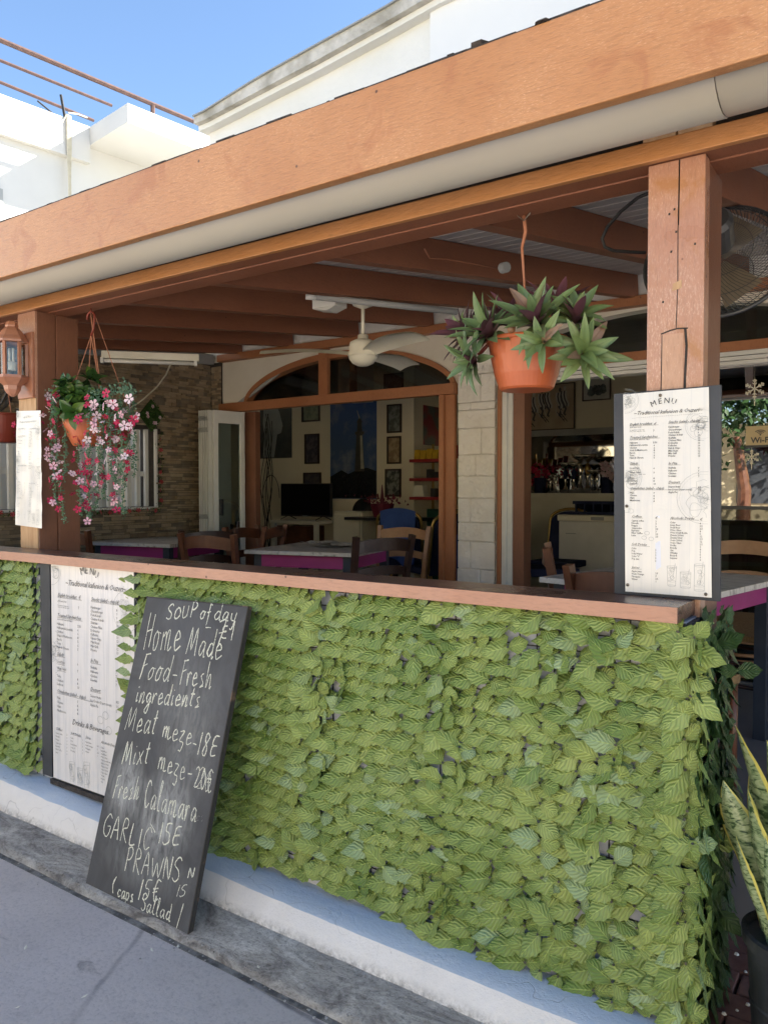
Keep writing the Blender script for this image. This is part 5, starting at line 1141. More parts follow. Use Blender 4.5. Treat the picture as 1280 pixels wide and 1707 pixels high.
E3 = [('English breakfast', 155, 232, 'H'), ('(8.00 until 12.00)', 155, 268, 'S'), ('Two eggs, bacon, sausage, beans,', 155, 296, 'X'), ('tomato, toast, orange juice, coffee', 155, 308, 'X'), ('€', 303, 252, 'H'), ('7', 300, 322, 'I'), ('Toasted Sandwiches', 152, 374, 'H'), ('(served with salad and chips)', 152, 396, 'S')] + \
     [(s, 150, 432 + 27.5 * i, 'I') for i, s in enumerate(('Halloumi', 'Halloumi & Lountza', 'Chicken', 'Steak & Mushroom', 'Bacon', 'Tuna', 'Ham & Cheese'))] + [('Salads', 150, 650, 'H'), ('Local Dips', 150, 700, 'I'), ('houmous, tashi, tzatziki', 150, 712, 'X'), ('Village Salad', 150, 746, 'I'), ('lettuce, tomato, cucumber,', 150, 758, 'X'), ('Tuna', 150, 802, 'I'), ('Chicken', 150, 832, 'I'), ('Seafood', 150, 860, 'I'), ('Omelettes (salad - chips)', 150, 912, 'H')] + \
     [(s, 152, 958 + 30 * i, 'I') for i, s in enumerate(('Plain', 'Cheese', 'Ham', 'Mushroom'))] + [('Snacks (salad - chips)', 392, 262, 'H')] + [(s, 390, 316 + 27.5 * i, 'I') for i, s in enumerate(('Hamburger', 'Cheeseburger', 'Pork Kebab', 'Chicken Kebab', 'Sheftalia', 'Chicken Fillet', 'Dolmades', 'Keftedes', 'Fish & Chips', 'Mini Steak', 'Mix Grill', 'Prawns'))] + \
     [('In Pita', 388, 698, 'H')] + [(s, 388, 742 + 30 * i, 'I') for i, s in enumerate(('Sheftalia', 'Halloumi', 'Chicken', 'Souvlaki'))] + [('Dessert', 388, 900, 'H')] + [(s, 388, 945 + 32 * i, 'I') for i, s in enumerate(('Season fruits', 'Ice Cream (3 per scoop)', 'Apple Pie'))] + [('Drinks & Beverages', 258, 1140, 'D'), ('Coffees', 142, 1178, 'h'), ('Soft Drinks', 248, 1212, 'h'), ('Juices', 354, 1240, 'h'), ('Alcoholic Drinks', 463, 1275, 'h')] + \
     [(s, 142, 1205 + 23 * i, 'i') for i, s in enumerate(('Cyprus coffee', 'Nescafe', 'Frappe', 'Cappuccino', 'Espresso', 'Filter Coffee', 'Latte'))] + [(s, 248, 1240 + 23 * i, 'i') for i, s in enumerate(('Coke', '7Up', 'Soda Water', 'Coke "0"', '7Up diet'))] + [(s, 354, 1270 + 23 * i, 'i') for i, s in enumerate(('Apple Juice', 'Fresh Orange', 'Pineapple', 'Water'))] + \
     [(s, 463, 1310 + 22 * i, 'i') for i, s in enumerate(('Cider', 'Large Beer', 'Small Beer', 'Wine Glass', 'Wine Small Bottle', 'Zivania 200ml', 'Zivania 50ml', 'Ouzo 200ml', 'Ouzo Glass', 'Vodka', 'Brandy', 'Gin'))] + \
     [(s, 296, 452 + 27.5 * i, 'I') for i, s in enumerate(('5.50', '6', '6', '8', '5', '6', '5'))] + [(s, 294, y, 'I') for s, y in (('6', 722), ('7', 772), ('8', 830), ('8', 860), ('10', 888), ('7', 990), ('8', 1018), ('8', 1046), ('8', 1074))] + [('€', 574, 290, 'H')] + [(s, 572, 340 + 27.5 * i, 'I') for i, s in enumerate(('8', '9', '9', '10', '10', '10', '10', '10', '12', '12', '12', '13'))] + \
     [(s, 568, 780 + 30 * i, 'I') for i, s in enumerate('7767')] + [('4.5', 570, 992, 'I'), ('1.5', 570, 1024, 'I'), ('5', 570, 1056, 'I')] + [(s, 220, 1220 + 23 * i, 'i') for i, s in enumerate('2333333')] + [(s, 330, 1258 + 23 * i, 'i') for i, s in enumerate('22222')] + [(s, 435, 1300 + 24 * i, 'i') for i, s in enumerate(('2.5', '3', '2.5', '1'))]
SP['h'] = .018; SP['i'] = .0105
for s, x, y, k in E3:
    p_ = zq(x, y); m.merge(text_mb(s, SP[k], .35 if k in 'HSDh' else 0, spacing=.9), XZ((p_.x, .0262, p_.z)))
    if k == 'H' and s != '€': m.ribbon([(p_.x, .0262, p_.z - .003), (p_.x + len(s) * SP[k] * .44, .0262, p_.z - .003)], .0012, (0, -1, 0))
for i, ch in enumerate('MENU'):
    a = -.36 + .24 * i; c0 = zq(375, 72); q = (c0.x + .13 * math.sin(a) - .01, .0262, c0.z - .13 + .13 * math.cos(a)); m.merge(text_mb(ch, .044), XZ(q) @ Matrix.Rotation(-a * .9, 4, 'Z'))
c0 = zq(208, 150); m.merge(text_mb('~Traditional kafenion & Ouzeri~', .036, .38, spacing=.9), XZ((c0.x, .0262, c0.z)))
obj('menu_print', m, plain('poster_ink', (.13, .13, .13), (.1, .1, .1), .5, bst=0), pm_)
m = MB(); r = random.Random(4)
def lp(x, y, R_, w=.0014, sx=1, k=20, wob=0, s=0):
    c = zq(x, y); pts = []
    for i in range(k + 1):
        a = 2 * math.pi * i / k; rr = R_ * (1 + wob * noise.noise(Vector((math.cos(a) * 2, math.sin(a) * 2, s)))); X_ = c.x + rr * sx * math.cos(a)
        if X_ < -3.185 or c.z + rr * math.sin(a) > 1.165: 
            if len(pts) > 1: m.ribbon(pts, w, (0, -1, 0))
            pts = []; continue
        pts.append(Vector((X_, .0263, c.z + rr * math.sin(a))))
    if len(pts) > 1: m.ribbon(pts, w, (0, -1, 0))
for x, y, R_ in ((110, 30, .075), (110, 620, .10), (640, 340, .085)):
    lp(x, y, R_)
    for k in range(12): lp(x + r.uniform(-20, 40), y + r.uniform(-60, 60), R_ * r.uniform(.15, .35), .0013, 1, 12, .5, k)
for x, y in ((460, 1110), (496, 1078), (519, 1185)): lp(x, y, .016, .0016, 1.2)
for x0_, x1_, y0_, y1_ in ((240, 275, 1405, 1545), (294, 332, 1450, 1570), (342, 382, 1408, 1590)):
    a, b, c, d = zq(x0_, y0_), zq(x0_ + 5, y1_), zq(x1_ - 4, y1_ + 4), zq(x1_, y0_ + 4)
    m.ribbon([(q.x, .0263, q.z) for q in (a, b, c, d, a)], .0018, (0, -1, 0)); m.ribbon([(q.x, .0263, q.z) for q in (a.lerp(b, .12), d.lerp(c, .12))], .0012, (0, -1, 0)); m.ribbon([(q.x, .0263, q.z) for q in (a.lerp(b, .88), d.lerp(c, .88))], .0012, (0, -1, 0))
    for k in range(7): 
        q = a.lerp(c, r.uniform(.2, .85)); m.ribbon([(q.x + .012 * math.cos(s), .0263, q.z + .012 * math.sin(s)) for s in [1.256 * j for j in range(6)]], .001, (0, -1, 0))
obj('menu_drawings', m, INKG, pm_)
m = MB(); m.box((-3.20, .02, .175), (-2.605, .05, .197)); obj('bottom_edge', m, BITU, pm_)

# ------------------------------------------------------------ chalkboard
BLb, BRb = Vector((-2.512, -.270, .034)), Vector((-1.945, -.277, .034)); TLb = Vector((-2.452, -.03, 1.086)); TRb = Vector((-1.905, -.03, 1.094))
ux = (BRb - BLb).normalized(); vz = ((TLb + TRb) / 2 - (BLb + BRb) / 2); vz -= ux * vz.dot(ux); vlen = vz.length; vz.normalize(); nb = ux.cross(vz)
CBM = Matrix((ux, vz, nb)).transposed().to_4x4(); CBM.translation = BLb
chb = thing('chalkboard', 'tall leaning chalkboard with handwritten soup and meze prices', 'chalkboard', (0, 0, 0)); chb.matrix_world = CBM
CI = CBM.inverted()
def cl(p_): return CI @ p_
def cpx(px, py): q = atp(px, py, BLb, nb); return cl(q)
corners = [cl(BLb), cl(BRb), cl(TRb), cl(TLb)]; corners = [Vector((c.x, c.y, 0)) for c in corners]
def m_chalk():
    m, t, b = nodes('chalkboard_paint'); co = coords(t); n1 = noi(t, coords(t, (1.6, 1, 1)), 3.2, 6, .65, 1.2); n2 = noi(t, coords(t, (3.2, 1, 1), rot=(0, 0, .25)), 11, 6, .7, .7)
    gr = N(t, 'ShaderNodeSeparateXYZ'); L(t, co, gr.inputs[0])
    def blob(cx, cy, rx, ry):
        a = math_(t, 'DIVIDE', math_(t, 'SUBTRACT', gr.outputs[0], cx), rx); b_ = math_(t, 'DIVIDE', math_(t, 'SUBTRACT', gr.outputs[1], cy), ry)
        return ramp(t, math_(t, 'SQRT', math_(t, 'ADD', math_(t, 'MULTIPLY', a, a), math_(t, 'MULTIPLY', b_, b_))), [(.35, 1.), (1., 0.)])
    bl = math_(t, 'ADD', blob(.13, .38, .12, .15), blob(.36, .33, .17, .17)); bl = math_(t, 'ADD', bl, math_(t, 'MULTIPLY', blob(.42, .62, .17, .3), .35)); bl = math_(t, 'ADD', bl, math_(t, 'MULTIPLY', blob(.25, .78, .2, .2), .2)); bl = math_(t, 'ADD', bl, math_(t, 'MULTIPLY', blob(.3, .15, .3, .1), .3))
    col = mix(t, ramp(t, n1, [(.42, 0.), (.72, .55)]), (.052, .055, .062), (.12, .13, .15))
    sm = math_(t, 'MULTIPLY', bl, ramp(t, n2, [(.35, .10), (.66, .85)])); col = mix(t, sm, col, (.46, .48, .48))
    setc(t, b, col); b.inputs['Roughness'].default_value = .62; bump(t, b, n2, .1, .002); return m
m = MB(); m.prism(corners, (0, 0, -.019)); obj('board', m, m_chalk(), chb, bevel=.003)
EDG = plain('worn_board_edge', (.04, .035, .032), (.34, .2, .11), .7, 7, 60, .3, pos=(.60, .72))
m = MB()
for a, b in ((corners[1], corners[2]), (corners[2], corners[3])):
    d = (b - a).normalized(); o_ = d.cross(Vector((0, 0, 1)))
    m.bar(a + o_ * .001 + Vector((0, 0, -.0095)), b + o_ * .001 + Vector((0, 0, -.0095)), .004, .0205, (0, 0, 1))
obj('worn_edge', m, EDG, chb)
GL = {  # one-line handwriting, unit box: x 0..1, baseline 0, cap height 1
 'S': [[(.9, .85), (.6, 1), (.2, .85), (.15, .65), (.5, .5), (.8, .35), (.75, .1), (.4, 0), (.05, .1)]], 'O': [[(.5, .7), (.1, .45), (.15, .1), (.5, 0), (.85, .25), (.8, .6), (.5, .7)]], 'U': [[(.1, .75), (.1, .2), (.4, 0), (.75, .2), (.8, .75)], [(.8, .75), (.82, .1)]],
 'P': [[(.2, 0), (.25, 1)], [(.15, .95), (.6, 1), (.9, .75), (.6, .5), (.25, .5)]], 'H': [[(.05, 0), (.2, 1.0)], [(.75, .05), (.85, .95)], [(.1, .5), (.85, .5)]], 'F': [[(.1, 0), (.3, .95)], [(.2, .95), (.95, 1.0)], [(.2, .52), (.75, .6)]],
 'M': [[(.0, 0), (.22, .95), (.4, .15), (.68, .95), (.85, .0)]], 'G': [[(.85, .85), (.5, 1), (.1, .6), (.15, .15), (.55, 0), (.85, .2), (.85, .45), (.55, .42)]], 'A': [[(.05, 0), (.5, 1), (.9, 0)], [(.2, .4), (.75, .4)]], 'R': [[(.15, 0), (.2, 1), (.7, .95), (.75, .65), (.25, .5), (.9, 0)]], 'L': [[(.2, .9), (.15, .0), (.8, .05)]], 'I': [[(.5, .8), (.5, 0)]], 'C': [[(.9, .8), (.5, .95), (.12, .5), (.4, 0), (.9, .15)]],
 'W': [[(0, .8), (.2, 0), (.45, .6), (.7, 0), (1, .85)]], 'N': [[(.1, 0), (.15, .9), (.8, .05), (.9, .95)]], 'E': [[(.85, .9), (.3, .85), (.2, .5), (.75, .5), (.2, .45), (.2, .05), (.85, .05)]], '1': [[(.5, 1), (.45, 0)]], '5': [[(.85, 1), (.3, .95), (.25, .6), (.7, .5), (.75, .15), (.3, 0), (.1, .1)]], '8': [[(.8, .85), (.4, 1), (.25, .75), (.7, .3), (.5, 0), (.2, .2), (.75, .75), (.8, .85)]],
 '2': [[(.15, .8), (.5, 1), (.8, .75), (.2, .05), (.9, .1)]], '0': [[(.5, 1), (.15, .5), (.45, 0), (.85, .5), (.5, 1)]], '7': [[(.1, .9), (.85, .95), (.5, 0)], [(.3, .5), (.8, .5)]], '-': [[(.1, .4), (.9, .42)]], '|': [[(.6, 1), (.5, 0)]], '\\': [[(.1, 1), (.9, .4)]], '(': [[(.8, 1), (.4, .5), (.6, 0)]],
 'a': [[(.8, .42), (.45, .5), (.12, .25), (.35, 0), (.75, .3), (.8, .5), (.8, .05), (1, .05)]], 'b': [[(.2, 1), (.2, 0), (.6, .0), (.8, .3), (.5, .5), (.2, .35)]], 'c': [[(.85, .4), (.5, .5), (.15, .25), (.5, 0), (.95, .1)]], 'd': [[(.8, .42), (.4, .5), (.1, .2), (.4, 0), (.8, .3), (.85, 1), (.82, .05), (1, .05)]], 'e': [[(.1, .25), (.75, .32), (.5, .52), (.15, .3), (.35, 0), (1, .12)]],
 'f': [[(.9, .9), (.55, 1), (.45, .5), (.4, -.35)], [(.1, .45), (.85, .5)]], 'g': [[(.8, .42), (.4, .5), (.15, .25), (.45, .05), (.8, .4), (.75, -.35), (.4, -.5), (.2, -.3), (1, .1)]], 'h': [[(.2, 1), (.15, 0), (.5, .5), (.75, .4), (.75, 0), (1, .08)]], 'i': [[(.4, .5), (.4, .05), (.8, .08)], [(.42, .72), (.46, .76)]], 'k': [[(.2, 1), (.15, 0)], [(.75, .6), (.2, .3), (.85, 0)]],
 'l': [[(.2, .1), (.7, .9), (.45, 1), (.35, .1), (.9, .05)]], 'm': [[(.05, 0), (.1, .5), (.15, .35), (.35, .5), (.4, 0), (.45, .4), (.65, .5), (.7, 0), (1, .1)]], 'n': [[(.1, .5), (.12, 0), (.45, .5), (.7, .4), (.7, 0), (1, .1)]], 'o': [[(.5, .5), (.15, .3), (.3, 0), (.7, .1), (.75, .4), (.45, .5), (1, .45)]], 'p': [[(.15, .5), (.15, -.45)], [(.15, .4), (.6, .5), (.8, .25), (.5, 0), (.2, .1)]],
 'r': [[(.1, .5), (.2, 0), (.3, .4), (.6, .52), (.8, .42)]], 's': [[(.7, .5), (.3, .4), (.7, .15), (.3, 0), (.9, .05)]], 't': [[(.5, .9), (.45, .1), (.8, .05)], [(.1, .6), (.9, .62)]], 'u': [[(.1, .5), (.15, .05), (.6, .1), (.75, .5), (.75, .05), (1, .1)]], 'x': [[(.1, .5), (.8, 0)], [(.8, .55), (.1, 0)]], 'y': [[(.1, .5), (.2, .1), (.65, .1)], [(.8, .55), (.6, -.4), (.25, -.4)]], 'z': [[(.1, .48), (.75, .5), (.2, .05), (.8, .05), (.6, -.35), (.2, -.3)]],
 '€': [[(.9, .9), (.5, 1), (.25, .5), (.5, 0), (.9, .1)], [(.05, .58), (.7, .6)], [(.05, .42), (.65, .44)]]}
r = random.Random(33); cm = MB(); cf = MB(); LET = []; LETF = []
def smooth_pts(P, k=4):
    if len(P) < 3: return [P[0].lerp(P[1], i / 4) for i in range(5)]
    out = []
    for i in range(len(P) - 1):
        p0, p1, p2, p3 = P[max(i - 1, 0)], P[i], P[i + 1], P[min(i + 2, len(P) - 1)]
        for j in range(k):
            t = j / k; out.append(.5 * ((2 * p1) + (p2 - p0) * t + (2 * p0 - 5 * p1 + 4 * p2 - p3) * t * t + (3 * p1 - p0 - 3 * p2 + p3) * t ** 3))
    out.append(P[-1]); return out
def write(s, ax_, ay, bx_, by, hpx, zoom=0, slant=.0, w=.0042, M_=None):
    fm = M_ is cf; M_ = MB(); (LETF if fm else LET).append(M_); oy = (980, 1260)[zoom]; A = cpx(140 + ax_ / 4.571, oy + ay / 4.571); B = cpx(140 + bx_ / 4.571, oy + by / 4.571)
    h = (hpx / 4.571) * depth(CBM @ A) / FPX * 1.12; wd = {'m': 1.5, 'M': 1.5, 'W': 1.35, 'w': 1.3, 'l': .7, 'i': .6, 'I': .5, '1': .4, '|': .3, '(': .4, 'r': .8, 't': .75, '-': .8, '\\': .8, 'f': .7}
    tot = sum(wd.get(c, 1) for c in s); d = B - A; t = 0
    for c in s:
        cw = wd.get(c, 1) / tot
        for strk in GL.get(c, []):
            P = [A + d * (t + cw * (.08 + .86 * x + r.gauss(0, .02))) + Vector((h * y * slant, h * (y + r.gauss(0, .018)), 0)) for x, y in strk]
            P = smooth_pts([Vector((p.x, p.y, 0)) for p in P]); P = [p + Vector((r.gauss(0, .00035), r.gauss(0, .00035), 0)) for p in P]
            q0 = r.uniform(.75, 1.15); M_.ribbon(P, [w * q0 * (.65 + .75 * abs(noise.noise(Vector((p.x * 60, p.y * 60, 1))) ) + .45 * r.random()) for p in P], (0, 0, 1), .0006 + .00001 * (len(LET) % 9))
        t += cw
write('SOUP', 620, 240, 860, 222, 105, slant=.05); write('of', 875, 235, 965, 240, 105, slant=.05); write('day', 985, 240, 1165, 262, 115, slant=.1)
write('-', 915, 330, 975, 330, 60); write('7', 985, 440, 1055, 440, 175, slant=.1); write('E', 1035, 385, 1095, 390, 95); write('|', 1105, 395, 1145, 395, 125)
write('Home', 450, 470, 735, 478, 250, slant=.0); write('Made', 770, 505, 1050, 548, 200, slant=.05)
write('Food', 415, 695, 650, 715, 175, slant=.12); write('-', 665, 690, 715, 700, 60); write('Fresh', 725, 735, 970, 765, 170, slant=.0)
write('ingredients', 385, 870, 885, 912, 135, slant=.1)
write('Meat', 305, 1085, 545, 1118, 170, slant=.1); write('meze', 590, 1135, 820, 1205, 150, slant=.05); write('-', 825, 1210, 860, 1225, 60); write('18E', 855, 1270, 1015, 1290, 150, slant=.1)
write('Mixt', 285, 1345, 490, 1345, 160, slant=.05); write('meze', 560, 90, 770, 190, 150, 1); write('-', 780, 175, 825, 185, 90, 1); write('20€', 830, 235, 975, 285, 140, 1, slant=-.05); write('20', 850, 240, 960, 290, 140, 1, slant=.05, w=.002)
write('Fresh', 215, 325, 415, 330, 150, 1, slant=.05); write('Calamara', 450, 385, 855, 515, 185, 1, slant=0); write('os', 850, 500, 915, 500, 80, 1, w=.0018, M_=cf)
write('GARLIC', 135, 600, 505, 725, 145, 1, slant=.05); write('\\', 478, 620, 550, 630, 90, 1); write('15E', 560, 665, 735, 692, 140, 1, slant=.05)
write('PRAWNS', 300, 870, 735, 965, 150, 1, slant=0); write('15€', 405, 1095, 570, 1105, 135, 1, slant=.1); write('N', 785, 925, 838, 930, 70, 1, slant=.1); write('15', 700, 1070, 775, 1075, 80, 1, slant=.15, w=.0025)
write('(', 195, 1045, 240, 1050, 110, 1); write('caps', 250, 1068, 380, 1118, 95, 1, slant=0); write('Sallad', 430, 1168, 660, 1262, 110, 1, slant=0); write('|', 675, 1320, 735, 1325, 170, 1, slant=.15)
def m_ch(name, c, lo):
    m, t, b = nodes(name); n = noi(t, coords(t), 330, 3, .7); setc(t, b, ramp(t, n, [(lo, tuple(x * .6 for x in c)), (lo + .15, c)])); b.inputs['Roughness'].default_value = .95; L(t, ramp(t, n, [(lo - .03, .15), (lo + .09, 1.)]), b.inputs['Alpha']); return m
def lobj(name, mb, mat, par): me = mesh(mb, name); me.materials.append(mat); o = bpy.data.objects.new(name, me); S.collection.objects.link(o); o.parent = par; return o
for o in [q for q in bpy.data.objects if q.parent == chb]:              # parts were built in board coordinates
    off = wloc(chb)
    for v in o.data.vertices: v.co += off
CK = m_ch('chalk', (.80, .82, .70), .37); CKF = m_ch('faint_chalk', (.3, .3, .3), .45)
for q in LET: lobj('lettering', q, CK, chb)
for q in LETF: lobj('lettering', q, CKF, chb)

# ------------------------------------------------------------ hanging baskets
def blade(L_, w, droop, seed=0, nu=8, nv=2, keel=.25):
    m = MB(); vs = []; uvs = []; fs = []
    for i in range(nu + 1):
        u = i / nu; pr = (math.sin(math.pi * (u * .86 + .14)) ** .8) if i < nu else .0; pr = max(pr, .02)
        ang = droop * u; x = L_ * u * math.cos(ang * .6); z = -L_ * u * math.sin(ang * .6) * abs(1)
        for j in range(nv + 1):
            v = j / nv * 2 - 1; vs.append((x, v * w / 2 * pr, z + abs(v) * w * keel * pr)); uvs.append((u, j / nv))
    for i in range(nu):
        for j in range(nv): a = i * (nv + 1) + j; fs.append((a, a + nv + 1, a + nv + 2, a + 1))
    m.add(vs, fs, uvs); return m
BL_ = []
for k, (l, w, d) in enumerate(((.135, .036, .35), (.15, .034, .2), (.12, .038, .6), (.105, .036, .1), (.14, .032, .9))):
    me = mesh(blade(l, w, d, k), 'leaf', smooth=True); me.materials.append(RHO); BL_.append(me)
CONE = None
def hanger(root, hook, rim_c, R_, zr, tw=0, mat=WIRE):
    m = MB(); k = hook + Vector((0, 0, -.0)); mid = hook + (rim_c - hook) * .42; mid.x = hook.x * .6 + rim_c.x * .4
    m.tube([k, k + Vector((.006, 0, -.05)), k + Vector((-.006, 0, -.10)), mid], [.007, .006, .005, .0035], 6); obj('hook', m, mat, root, smooth=True)
    for j in range(3):
        a = 2 * math.pi * j / 3 + 2.6 + tw; q = rim_c + Vector((R_ * math.cos(a), R_ * math.sin(a), zr)); m = MB(); m.tube([mid, q], .0022, 5); obj('hanger_cord', m, mat, root)
def pot(root, c, R_, rb, h, mat):
    m = MB(); m.lathe([(0, 0), (rb * .9, 0), (rb, .006), (rb + (R_ - rb) * .42, h * .30), (rb + (R_ - rb) * .44, h * .315), (rb + (R_ - rb) * .78, h * .66), (R_ * .985, h * .90), (R_, h), (R_ - .006, h), (R_ * .93, h * .85), (0, h * .82)], c, 40); obj('pot', m, mat, root, smooth=False)
    for p in root.children[-1].data.polygons if False else []: pass
    m = MB(); m.lathe([(R_ * .99, h * .93), (R_ + .006, h * .94), (R_ + .007, h + .002), (R_ - .002, h + .003)], c, 40); obj('rim', m, mat, root, smooth=True)
b1c = at(877, 652, Y=.27); b1c.z += .002
hb = thing('hanging_basket', 'orange hanging pot with purple green pointed leaf plants beside the post', 'hanging basket', b1c, 'hanging flower pots')
R1 = .118; pot(hb, b1c, R1, .083, .155, TERRA)
hanger(hb, at(873, 360, Z=2.373), b1c, R1 * .9, .155)
m = MB(); hk = at(873, 357, Z=2.372); m.tube([hk + Vector((-.022, 0, 0)), hk + Vector((0, 0, -.02)), hk + Vector((.022, 0, 0))], .002, 5); obj('hanger_cord', m, BRASS, hb)
m = MB(); m.lathe([(0, .135), (R1 * .92, .13)], b1c, 20); obj('soil', m, SOIL, hb)
def rosette(root, c, axis, n, seed, sc=1.0, lo=.25, hi=1.35, meshes=BL_, name='leaf'):
    r = random.Random(seed); A = Vector(axis).normalized(); Q = A.to_track_quat('Z', 'Y')
    for k in range(n):
        f_ = k / max(1, n - 1); el = hi - (hi - lo) * (1 - f_) ** 1.0 if False else lo + (hi - lo) * (1 - f_); az = k * 2.399 + r.gauss(0, .15)
        d = Q @ Vector((math.cos(az) * math.sin(el), math.sin(az) * math.sin(el), math.cos(el)))
        up = Q @ Vector((0, 0, 1)); y = up.cross(d);
        if y.length < .01: y = Vector((0, 1, 0))
        y.normalize(); z = d.cross(y); M_ = Matrix((d, y, z)).transposed().to_4x4()
        M_ = Matrix.Translation(Vector(c) + d * .006 - root.location) @ M_ @ Matrix.Scale(sc * r.uniform(.8, 1.15), 4); o = obj(name, r.choice(meshes), None, root); o.matrix_local = M_
for i, (px, py, yy, ax, n, sc) in enumerate(((822, 560, .19, (-.35, -.75, .6), 28, 1.1), (896, 545, .16, (.1, -.8, .65), 30, 1.15), (850, 545, .30, (-.1, -.1, 1), 24, 1.0), (958, 540, .23, (.35, -.65, .75), 26, 1.0), (970, 590, .20, (.45, -.85, -.05), 24, 1.0), (795, 600, .20, (-.5, -.8, -.1), 20, .95), (785, 560, .27, (-.7, -.45, .45), 24, 1.05), (905, 572, .12, (.1, -.98, -.05), 11, .8), (925, 525, .33, (.2, .1, 1), 22, 1.0))):
    rosette(hb, at(px, py, Y=yy), ax, n, 40 + i, sc * .84)
m = MB()
for px, py, px2, py2 in ((797, 592, 838, 560), (968, 590, 925, 560)): m.tube([at(px, py, Y=.22), at((px + px2) / 2, (py + py2) / 2 - 6, Y=.24), at(px2, py2, Y=.27)], .007, 6)
obj('stem', m, TERRD, hb, smooth=True)
bud = MB(); bud.lathe([(0, 0), (.012, .006), (.013, .02), (.004, .034), (0, .036)], at(852, 556, Y=.14), 8); obj('bud', bud, CHAIRL, hb, smooth=True)

b2c = at(143, 744, Y=.25)
h2 = thing('hanging_basket', 'small terracotta pot with glossy dark green plant hanging by the double post', 'hanging basket', b2c, 'hanging flower pots')
pot(h2, b2c, .105, .058, .145, TERRA); hk = at(152, 514, Z=2.371)
m = MB(); m.tube([hk, hk + Vector((0, 0, -.02)), hk + Vector((-.03, 0, -.03)), hk + Vector((-.035, 0, -.06))][:2] , .003, 5)
Cq = hk + Vector((0, 0, -.045)); m.tube([Cq + Vector((-.03 * math.cos(a) if a < 3.1 else .03, 0, .028 * math.sin(a))) for a in [.1 * k for k in range(-2, 31)]] + [hk + Vector((.02, 0, -.10)), hk + Vector((0, 0, -.13))], .006, 6); obj('hook', m, TERRD, h2, smooth=True)
for j in range(3):
    a = 2.1 * j + .4; m = MB(); m.tube([hk + Vector((0, 0, -.13)), b2c + Vector((.1 * math.cos(a), .1 * math.sin(a), .145))], .002, 5); obj('hanger_cord', m, WIRE, h2)
def rl():
    m = blade(.062, .036, .5, 0, 6, 2, .18); return m
JM = mesh(rl(), 'round_leaf', smooth=True); JM.materials.append(JADE)
r = random.Random(12)
jc = at(131, 662, Y=.20)
for k in range(34):
    q = jc + Vector((max(-.09, min(.09, r.gauss(0, .05))), max(-.06, min(.06, r.gauss(0, .04))), max(-.08, min(.075, r.gauss(0, .05))))); rosette(h2, q, (q.x - jc.x, q.y - jc.y - .03, q.z - jc.z + .06), 8, 100 + k, r.uniform(.8, 1.2), .2, 1.5, [JM])

b3c = at(190, 748, Y=.48)
h3 = thing('hanging_basket', 'dark red pot overflowing with trailing pink and white artificial flowers', 'hanging basket', b3c, 'hanging flower pots')
pot(h3, b3c, .10, .06, .15, TERRD)
for j in range(3): a = 2.1 * j + 1; m = MB(); m.tube([b3c + Vector((-.05, -.1, .75)), b3c + Vector((.09 * math.cos(a), .09 * math.sin(a), .15))], .002, 5); obj('hanger_cord', m, WIRE, h3)
strands = [(92, 655, 92, 730, 108, 868, .16), (88, 660, 84, 720, 95, 840, .18), (128, 690, 133, 770, 135, 858, .2), (150, 660, 150, 740, 148, 868, .14), (165, 665, 168, 760, 160, 850, .15), (180, 660, 182, 720, 190, 800, .16), (200, 665, 205, 760, 206, 858, .18), (190, 690, 196, 760, 196, 850, .22), (222, 670, 226, 730, 224, 790, .25), (175, 690, 172, 760, 176, 830, .2), (150, 720, 140, 800, 150, 860, .2), (216, 680, 214, 740, 210, 810, .22), (105, 650, 112, 730, 108, 800, .17)]
fol = MB(); nfl = 0
for si, (x0_, y0_, x1_, y1_, x2_, y2_, yy) in enumerate(strands):
    L_ = abs(y2_ - y0_); n = int(L_ / 4.2); pts = []
    for i in range(n + 1):
        t = i / n; px = (1 - t) ** 2 * x0_ + 2 * t * (1 - t) * x1_ + t * t * x2_ + 1.5 * math.sin(i * .9 + si); py = y0_ + t * L_; p_ = at(px, py, Y=yy + .012 * math.sin(i * .7 + si)); pts.append(p_)
        for k in range(6):
            a = r.random() * 6.28; l = r.uniform(.008, .017); d = Vector((math.cos(a), math.sin(a), r.uniform(-.7, .5))).normalized() * l; e = Vector((0, 0, .0035)) + d.cross(Vector((0, 0, 1))) * .2; q = p_ + Vector((r.gauss(0, .004), r.gauss(0, .004), r.gauss(0, .008)))
            fol.add([q, q + d * .6 + e, q + d, q + d * .6 - e], [(0, 1, 2, 3)], [(0, .5), (.5, 0), (1, .5), (.5, 1)])
        if i % 2 == 1 and r.random() < .72:
            o = obj('flower', FP if r.random() < .56 else FW, None, h3); nfl += 1; s = r.uniform(.36, .66); o.scale = (s,) * 3
            o.location = p_ + Vector((r.gauss(.003, .022), -.012 - r.random() * .03, r.gauss(0, .01))) - h3.location; o.rotation_euler = (rad(90) + r.gauss(0, .7), r.gauss(0, .6), r.random() * 3 + r.gauss(.5, .5))
    m = MB(); m.tube(pts, .0015, 4); obj('stem', m, TEAL, h3)
for px, py, rr in ((97, 655, 12), (160, 655, 10), (205, 648, 12), (180, 655, 12), (218, 655, 8), (200, 690, 14)):
    for k in range(150):
        p_ = at(px + r.gauss(0, rr * .7), py + r.gauss(0, rr * .55), Y=.2 + r.gauss(0, .04)); a = r.random() * 6.28; l = r.uniform(.008, .016); d = Vector((math.cos(a), math.sin(a), r.uniform(-.7, .7))).normalized() * l; e = d.cross(Vector((0, 1, .3))) * .35
        fol.add([p_, p_ + d * .6 + e, p_ + d, p_ + d * .6 - e], [(0, 1, 2, 3)], [(0, .5), (.5, 0), (1, .5), (.5, 1)])
